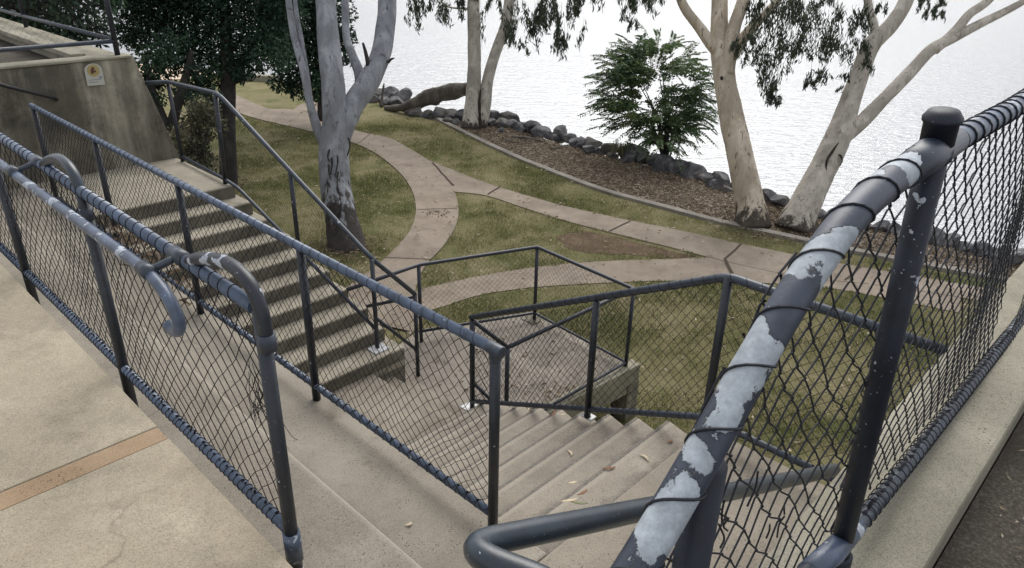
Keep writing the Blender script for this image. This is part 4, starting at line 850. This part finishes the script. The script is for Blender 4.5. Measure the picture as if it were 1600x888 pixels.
marks = [(588, 'left of the driftwood log, just beyond the blue-grey gum'), (640, 'under the driftwood log'), (705, 'at the foot of the twin-stemmed gum'), (775, 'just right of the twin-stemmed gum'),
         (845, 'on the shore between the twin-stemmed gum and the bush'), (905, 'on the open shore left of the grass tuft'), (965, 'beside the pale grass tuft'), (1020, 'left of the shore bush foot'),
         (1085, 'right of the shore bush foot'), (1140, 'against the cream leaning gum'), (1210, 'between the two cream gums'), (1300, 'right of the scarred gum trunk'), (1450, 'behind the near mesh fence')]
shapes = ['angular', 'rounded', 'flat-topped', 'wedge-shaped', 'blocky', 'lumpy', 'pointed', 'squat']
sxy = np.array(SH, float); rocks = []
def rock_at(x, y, s, seed, dz=0., big='dark'):
    o = rock(atz(x, y, ZL)+zz*(s*.25+dz), s, '', seed, (1.15, .9, .72)); rocks.append((x, 'upper', o))
for i, (x, y, s) in enumerate([(582, 157, .35), (598, 152, .40), (611, 150, .48), (626, 152, .42), (604, 160, .3), (618, 160, .32), (650, 178, .30), (668, 180, .34), (688, 180, .42), (705, 183, .46), (722, 186, .38), (640, 176, .28), (700, 190, .28), (715, 192, .24),
        (772, 184, .34), (770, 194, .30), (784, 196, .30), (792, 188, .38), (798, 197, .30), (782, 205, .2), (816, 202, .32), (832, 204, .44), (846, 209, .36), (858, 213, .24), (876, 213, .38), (889, 218, .30), (868, 216, .2),
        (902, 224, .26), (912, 226, .36), (926, 229, .40), (920, 236, .30), (936, 238, .26), (948, 236, .32), (958, 243, .2), (975, 240, .38), (990, 244, .46), (1004, 250, .34), (982, 250, .26), (1020, 255, .36), (1036, 262, .40), (1050, 262, .36), (1065, 268, .36), (1078, 272, .40), (1092, 277, .36), (1104, 281, .34),
        (1120, 281, .32), (1114, 290, .3), (1128, 293, .32), (1136, 298, .28), (1143, 292, .2), (1200, 311, .34), (1212, 316, .36), (1224, 320, .24), (1282, 338, .22), (1297, 339, .28), (1312, 342, .26), (1330, 345, .28), (1350, 350, .26), (1372, 356, .28), (1392, 361, .24),
        (1410, 366, .28), (1430, 371, .30), (1455, 376, .32), (1480, 382, .30), (1505, 388, .34), (1530, 394, .3), (1556, 401, .32), (1580, 408, .34)]):
    rock_at(x, y+3, s*(.70+.32*rng.random()), 100+i)
for i in range(40):                                            # lower row at the waterline
    t = rng.uniform(0, 1); x = 600+t*980; y = np.interp(x, sxy[:, 0], sxy[:, 1]); p = atz(x, y, ZL); dn = norm(np.array([.35, .94, 0])); s = rng.uniform(.2, .36)
    p = p+dn*rng.uniform(.35, .7); mk = min(marks, key=lambda q_: abs(q_[0]-x))[1]
    rocks.append((x, 'waterline', rock(np.array([p[0], p[1], ZL-.38]), s, '', 300+i)))
ORD = 'first second third fourth fifth sixth seventh eighth ninth tenth eleventh twelfth thirteenth fourteenth fifteenth sixteenth'.split(); cnt = {}
for x, row, o in sorted(rocks, key=lambda t_: t_[0]):
    mk = min(marks, key=lambda t_: abs(t_[0]-x))[1]; k = cnt[(row, mk)] = cnt.get((row, mk), -1)+1
    o['label'] = f'{ORD[k]} {row} rock from the left {mk}'
# driftwood log and roots
lg = MB(); S = spline([atz(602, 172, ZL)+zz*.06, atz(636, 178, ZL)+zz*.2, atz(668, 178, ZL)+zz*.46, atz(700, 178, ZL)+zz*.66, atz(734, 178, ZL)+zz*.74], 7)
lg.tube(S, np.interp(np.linspace(0, 1, len(S)), [0, .3, .6, 1], [.06, .17, .27, .19]), 14, True, .4, 9); tag(lg.build('driftwood_log', M['log'], None, True), 'long weathered log lying on the shore rocks behind the twin-stemmed gum', 'log')
lg = MB(); lg.tube(spline([atz(596, 168, ZL), atz(598, 166, ZL)+zz*.3, atz(602, 164, ZL)+zz*.7], 4), [.05]*4+[.035]*4+[.012], 8, True, .2, 3); tag(lg.build('dead_stump', M['log'], None, True), 'thin dead stump sticking up beside the blue-grey gum on the shore', 'stump')
for (a, b_, w) in [((790, 222), (900, 232), .045), ((800, 216), (850, 224), .035), ((860, 236), (905, 226), .03)]:
    lg = MB(); A, B = atz(*a, ZL)+zz*.04, atz(*b_, ZL)+zz*.04; lg.tube(spline([A, (A+B)/2+rng.normal(size=3)*.08, B], 6), np.linspace(w, w*.4, 13), 7, True, .3, w*99)
    tag(lg.build('fallen_branch', M['log'], None, True), {.045: 'long thin fallen branch on the mulch right of the twin-stemmed gum', .035: 'short fallen branch nearest the twin-stemmed gum foot', .03: 'crooked fallen branch lying across the mulch near the rocks'}[w], 'branch')
# far shore glimpses at the left
b = MB(); A, B = atz(360, 126, ZL), atz(432, 129, ZL); d = norm(B-A); s_ = np.array([-d[1], d[0], 0]); b.prism([A[:2], B[:2], (B+s_*.3)[:2], (A+s_*.3)[:2]], ZL-.1, ZL+.22)
tag(b.build('low_wall', M['kerb'], None, False, .03), 'low pale wall far off at the lake edge above the grass', 'wall')
b = MB(); Pn = [atz(x, y, ZL) for x, y in [(150, 130), (330, 122), (300, 104), (150, 98)]]; b.add([p+zz*.01 for p in Pn], [(0, 1, 2, 3)]); b.build('sand', M['sand'], None, False, 0, 'structure')

# ------------------------------------------------------------------ loose litter
def scatter(poly, n):                                        # random points in a pixel polygon of the lawn plane
    P = np.array([atz(x, y, ZL)[:2] for x, y in poly]); lo, hi = P.min(0), P.max(0); out = []
    while len(out) < n:
        q = rng.uniform(lo, hi, (n*2, 2)); ins = np.zeros(len(q), bool); j = len(P)-1
        for i in range(len(P)):
            c = ((P[i, 1] > q[:, 1]) != (P[j, 1] > q[:, 1])) & (q[:, 0] < (P[j, 0]-P[i, 0])*(q[:, 1]-P[i, 1])/(P[j, 1]-P[i, 1]+1e-12)+P[i, 0]); ins ^= c; j = i
        out += list(q[ins])
    return np.array(out[:n])
def on_path(q): return None
# wood chips
q = scatter(EG+EI[::-1], 30000); cs = np.column_stack([q, np.full(len(q), ZL+.03)]); cs[:, 2] += rng.uniform(-.01, .02, len(q)); ax = rng.normal(size=(len(q), 3)); ax[:, 2] *= .25
leaves('mulch_chips', M['leafY'], None, cs, ax, rng.uniform(.04, .11, len(q)), .022, 'stuff', rng.random(len(q))**1.5*.9)
# grass blades over the nearer lawn, kept off the paths
paths = [AL+AR[::-1], CU+CL[::-1], DU+DL[::-1], pp]
def inside(poly, q):
    P = np.array([atz(x, y, ZL)[:2] for x, y in poly]); ins = np.zeros(len(q), bool); j = len(P)-1
    for i in range(len(P)):
        c = ((P[i, 1] > q[:, 1]) != (P[j, 1] > q[:, 1])) & (q[:, 0] < (P[j, 0]-P[i, 0])*(q[:, 1]-P[i, 1])/(P[j, 1]-P[i, 1]+1e-12)+P[i, 0]); ins ^= c; j = i
    return ins
lawn_poly = [(355, 175), (560, 175), (680, 190), (860, 272), (1030, 330), (1290, 392), (1700, 475), (1700, 700), (900, 720), (560, 520), (430, 400), (350, 310)]
q = scatter(lawn_poly, 300000); m_ = np.zeros(len(q), bool)
qj = q+np.array([[.05*mn.noise(Vector((x*5, y*5, 1)))+.03*mn.noise(Vector((x*17, y*17, 4))), .05*mn.noise(Vector((x*5, y*5, 9)))+.03*mn.noise(Vector((x*17, y*17, 7)))] for x, y in q])*1.6
for p_ in paths[:3]: m_ |= inside(p_, qj)
m_ |= inside(pp, q+(qj-q)*4) & (rng.random(len(q)) < .8)
q = q[~m_]; dn_ = np.array([mn.noise(Vector((x*.8, y*.8, 0)))+.6*mn.noise(Vector((x*3, y*3, 5))) for x, y in q]); q_keep = rng.random(len(q)) < np.clip(.55+dn_*1.2, .12, 1); dn_ = dn_[q_keep]; q = q[q_keep]
hgt = rng.uniform(.015, .045, len(q)); cs = np.column_stack([q, ZL+.012+hgt*.45]); ax = rng.normal(size=(len(q), 3))*.45; ax[:, 2] = np.abs(ax[:, 2])+.8
leaves('lawn_grass', M['blade'], None, cs, ax, hgt*1.3, .014, 'stuff', np.clip(.45-dn_*.5+rng.normal(size=len(q))*.22, 0, 1))
# fallen leaves on the lawn and path
q = scatter(lawn_poly, 900); cs = np.column_stack([q, np.full(len(q), ZL+.065)]); ax = rng.normal(size=(len(q), 3)); ax[:, 2] *= .1
leaves('leaf_litter', M['leafY'], None, cs, ax, .09, .03, 'stuff', rng.uniform(.35, .9, len(q)))
# twigs and leaves tangled along the foot of the low landing fence
k = 130; uvv = np.column_stack([rng.uniform(-5.6, -3.95, k), rng.uniform(4.3, 6.2, k)]); cs = np.array([W(u, v, Z3+.012) for u, v in uvv]); ax = rng.normal(size=(k, 3)); ax[:, 2] *= .1
leaves('leaf_litter', M['leafY'], None, cs, ax, .07, .022, 'stuff', rng.random(k))
# single fallen gum leaves on the stairs
def gleaf(x, y, z, ang, L, t, label, curl=.012):
    p = atz(x, y, z); d = np.array([math.cos(ang), math.sin(ang), 0]); s = np.array([-d[1], d[0], 0]); V = []; n = 7
    for i in range(n):
        a = i/(n-1)-.5; w = .0075*(1-(2*a)**2)+.001; c = p+d*L*a+s*curl*(a*2)**2+zz*(.006+curl*.7*(1-(2*a)**2)*rng.uniform(.5, 1))
        V += [c+s*w, c-zz*.002, c-s*w]
    mb = MB(); mb.add(V, [(3*i+j, 3*i+j+1, 3*i+4+j, 3*i+3+j) for i in range(n-1) for j in range(2)]); o = mb.build('fallen_leaf', M['dryleaf'+t], None, True)
    so_ = o.modifiers.new('thick', 'SOLIDIFY'); so_.thickness = .0012; return tag(o, label, 'leaf', 'dry gum leaves on the steps')
M['dryleafp'] = mat('pale_dry_leaf', (.50, .42, .29), .7, .3); M['dryleafb'] = mat('brown_dry_leaf', (.20, .10, .055), .7, .3); M['dryleafg'] = mat('green_dry_leaf', (.16, .17, .09), .7, .3)
gleaf(892, 709, ZT-RISE*3, 1.9, 0.068, 'p', 'pale curled gum leaf on the third tread of the right stairs')
gleaf(1008, 716, ZT-RISE*1, 2.2, 0.081, 'p', 'narrow pale gum leaf lying near the top nosing of the right stairs')
gleaf(952, 734, ZT-RISE*1, .2, 0.081, 'b', 'thin tan gum leaf mid-way across the top tread of the right stairs')
gleaf(895, 757, ZT-RISE*1, .3, 0.056, 'p', 'short twisted pale leaf just above the green leaf on the stairs')
gleaf(890, 785, ZT, .25, 0.099, 'p', 'long pale gum leaf beside the green leaf on the top landing')
gleaf(905, 789, ZT, -.1, 0.087, 'g', 'olive green gum leaf on the top landing above the low handrail')
gleaf(912, 772, ZT, .7, 0.074, 'b', 'dark thin twig-like leaf on the top landing')
gleaf(1048, 692, ZT-RISE*1, .5, 0.043, 'b', 'small brown leaf at the fence end of the right stairs')
gleaf(640, 822, ZT, .6, 0.037, 'p', 'tiny pale leaf on the ledge below the divider fence')
gleaf(866, 648, ZT-RISE*4, 1.1, 0.087, 'b', 'brown curled leaf caught at the foot of the middle fence post')
gleaf(880, 650, ZT-RISE*4, .3, 0.050, 'p', 'white crumpled leaf beside the middle fence post base plate')
gleaf(85, 300, ZT, .6, 0.074, 'b', 'orange-brown leaf on the ledge behind the walkway fence')
lf_ = MB(); p = W(-.03, 1.98, -1.555)
for k_ in range(3):
    c = p+rng.normal(size=3)*np.array([.03, .03, .004]); d = norm(np.array([rng.normal()*.5, 1., 0])); s = np.array([-d[1], d[0], 0]); V = []
    for i in range(9):
        a = i/8-.5; w = .010*(1-(2*a)**2)+.001; cc = c+d*.06*a+zz*(.006+.012*(2*a)**2); V += [cc+s*w+zz*.008, cc, cc-s*w+zz*.009]
    lf_.add(V, [(3*i+j, 3*i+j+1, 3*i+4+j, 3*i+3+j) for i in range(8) for j in range(2)])
o = lf_.build('curled_leaf', M['dryleafb'], None, True); o.modifiers.new('thick', 'SOLIDIFY').thickness = .0015; tag(o, 'large curled brown leaf on the dark dirt beyond the kerb wall', 'leaf')
k = 1500; cs = np.array([W(rng.uniform(-.14, 1.2), rng.uniform(.8, 3.3), -1.56) for _ in range(k)]); ax = rng.normal(size=(k, 3)); ax[:, 2] *= .2
leaves('dirt_litter', M['leafY'], None, cs, ax, rng.uniform(.008, .03, k), .007, 'stuff', rng.random(k)**2)

# a small scatter of bark debris on the curved path
k = 60; c0 = atz(682, 336, ZL); cs = c0+rng.normal(size=(k, 3))*np.array([.16, .10, 0])+zz*.04; ax = rng.normal(size=(k, 3)); ax[:, 2] *= .2
leaves('bark_debris', M['leafY'], None, cs, ax, rng.uniform(.03, .10, k), .018, 'stuff', rng.random(k)*.3)
# pale litter caught along the foot of the low landing rails
k = 130; t_ = rng.random(k); A, B = W(-4.25, 4.12, Z3+.02), W(-4.1, 5.4, Z3+.02); cs = np.array([A+(B-A)*x for x in t_])+rng.normal(size=(k, 3))*np.array([.06, .06, .008]); ax = rng.normal(size=(k, 3)); ax[:, 2] *= .4
leaves('pale_litter', M['leafY'], None, cs, ax, rng.uniform(.03, .09, k), .022, 'stuff', rng.uniform(.4, 1, k))
# dry vine and twigs tangled in the walkway fence
vn = MB()
for k in range(11):
    a = W(-1.99-rng.random()*.10, v1+.02, -1.30-rng.random()*.12); P = [a]
    d = np.array([0, 0, -1.])
    for j in range(9):
        d = norm(d+rng.normal(size=3)*np.array([.45, .45, .30])+np.array([0, 0, -.12])); P.append(P[-1]+d*.032)
    P = [np.array([*(p[:2]-VV*((p[:2]@VV)-v1-.02)*.8), p[2]]) for p in P]; vn.tube(spline(P, 3), .0013, 3, False)
o = vn.build('dry_vine', M['wire'], f1); o['kind'] = 'stuff'
c_ = []; a_ = []
for u_ in np.concatenate([rng.normal(-2.78, .16, 80), rng.normal(-3.15, .12, 60)]):
    c_.append(W(u_, v1+.035+abs(rng.normal())*.02, zr-.10-abs(rng.normal())*.09)); a_.append(rng.normal(size=3))
leaves('tangled_leaves', M['leafY'], f1, np.array(c_), np.array(a_), rng.uniform(.02, .055, len(c_)), .012, 'stuff', rng.random(len(c_))*.35)
# loose cut ends of mesh at the near fence
for k in range(7):
    a = onu(rng.uniform(1120, 1240), rng.uniform(700, 870), un-.022); e = a+np.array([*(VV*rng.uniform(-.02, .03)), rng.uniform(-.07, -.03)]); mb = MB(); mb.tube(spline([a, (a+e)/2+rng.normal(size=3)*.006, e], 4), .0019, 5); mb.build('loose_wire', M['wireN'], fn)

k = 2600; cs = []
for (bx, by, n_, r0) in ((543, 391, 500, .55), (1176, 352, 700, .7), (1242, 358, 800, .8), (740, 203, 400, .6), (352, 292, 200, .5)):
    c0 = atz(bx, by, ZL); a = rng.uniform(0, 6.283, n_); q_ = r0*(.35+rng.random(n_)**1.3); cs.append(np.column_stack([c0[0]+np.cos(a)*q_, c0[1]+np.sin(a)*q_, np.full(n_, ZL+.045)+rng.uniform(0, .02, n_)]))
cs = np.concatenate(cs); ax = rng.normal(size=(len(cs), 3)); ax[:, 2] *= .25
leaves('bark_litter', M['leafY'], None, cs, ax, rng.uniform(.03, .12, len(cs)), .022, 'stuff', rng.random(len(cs))**2*.6)
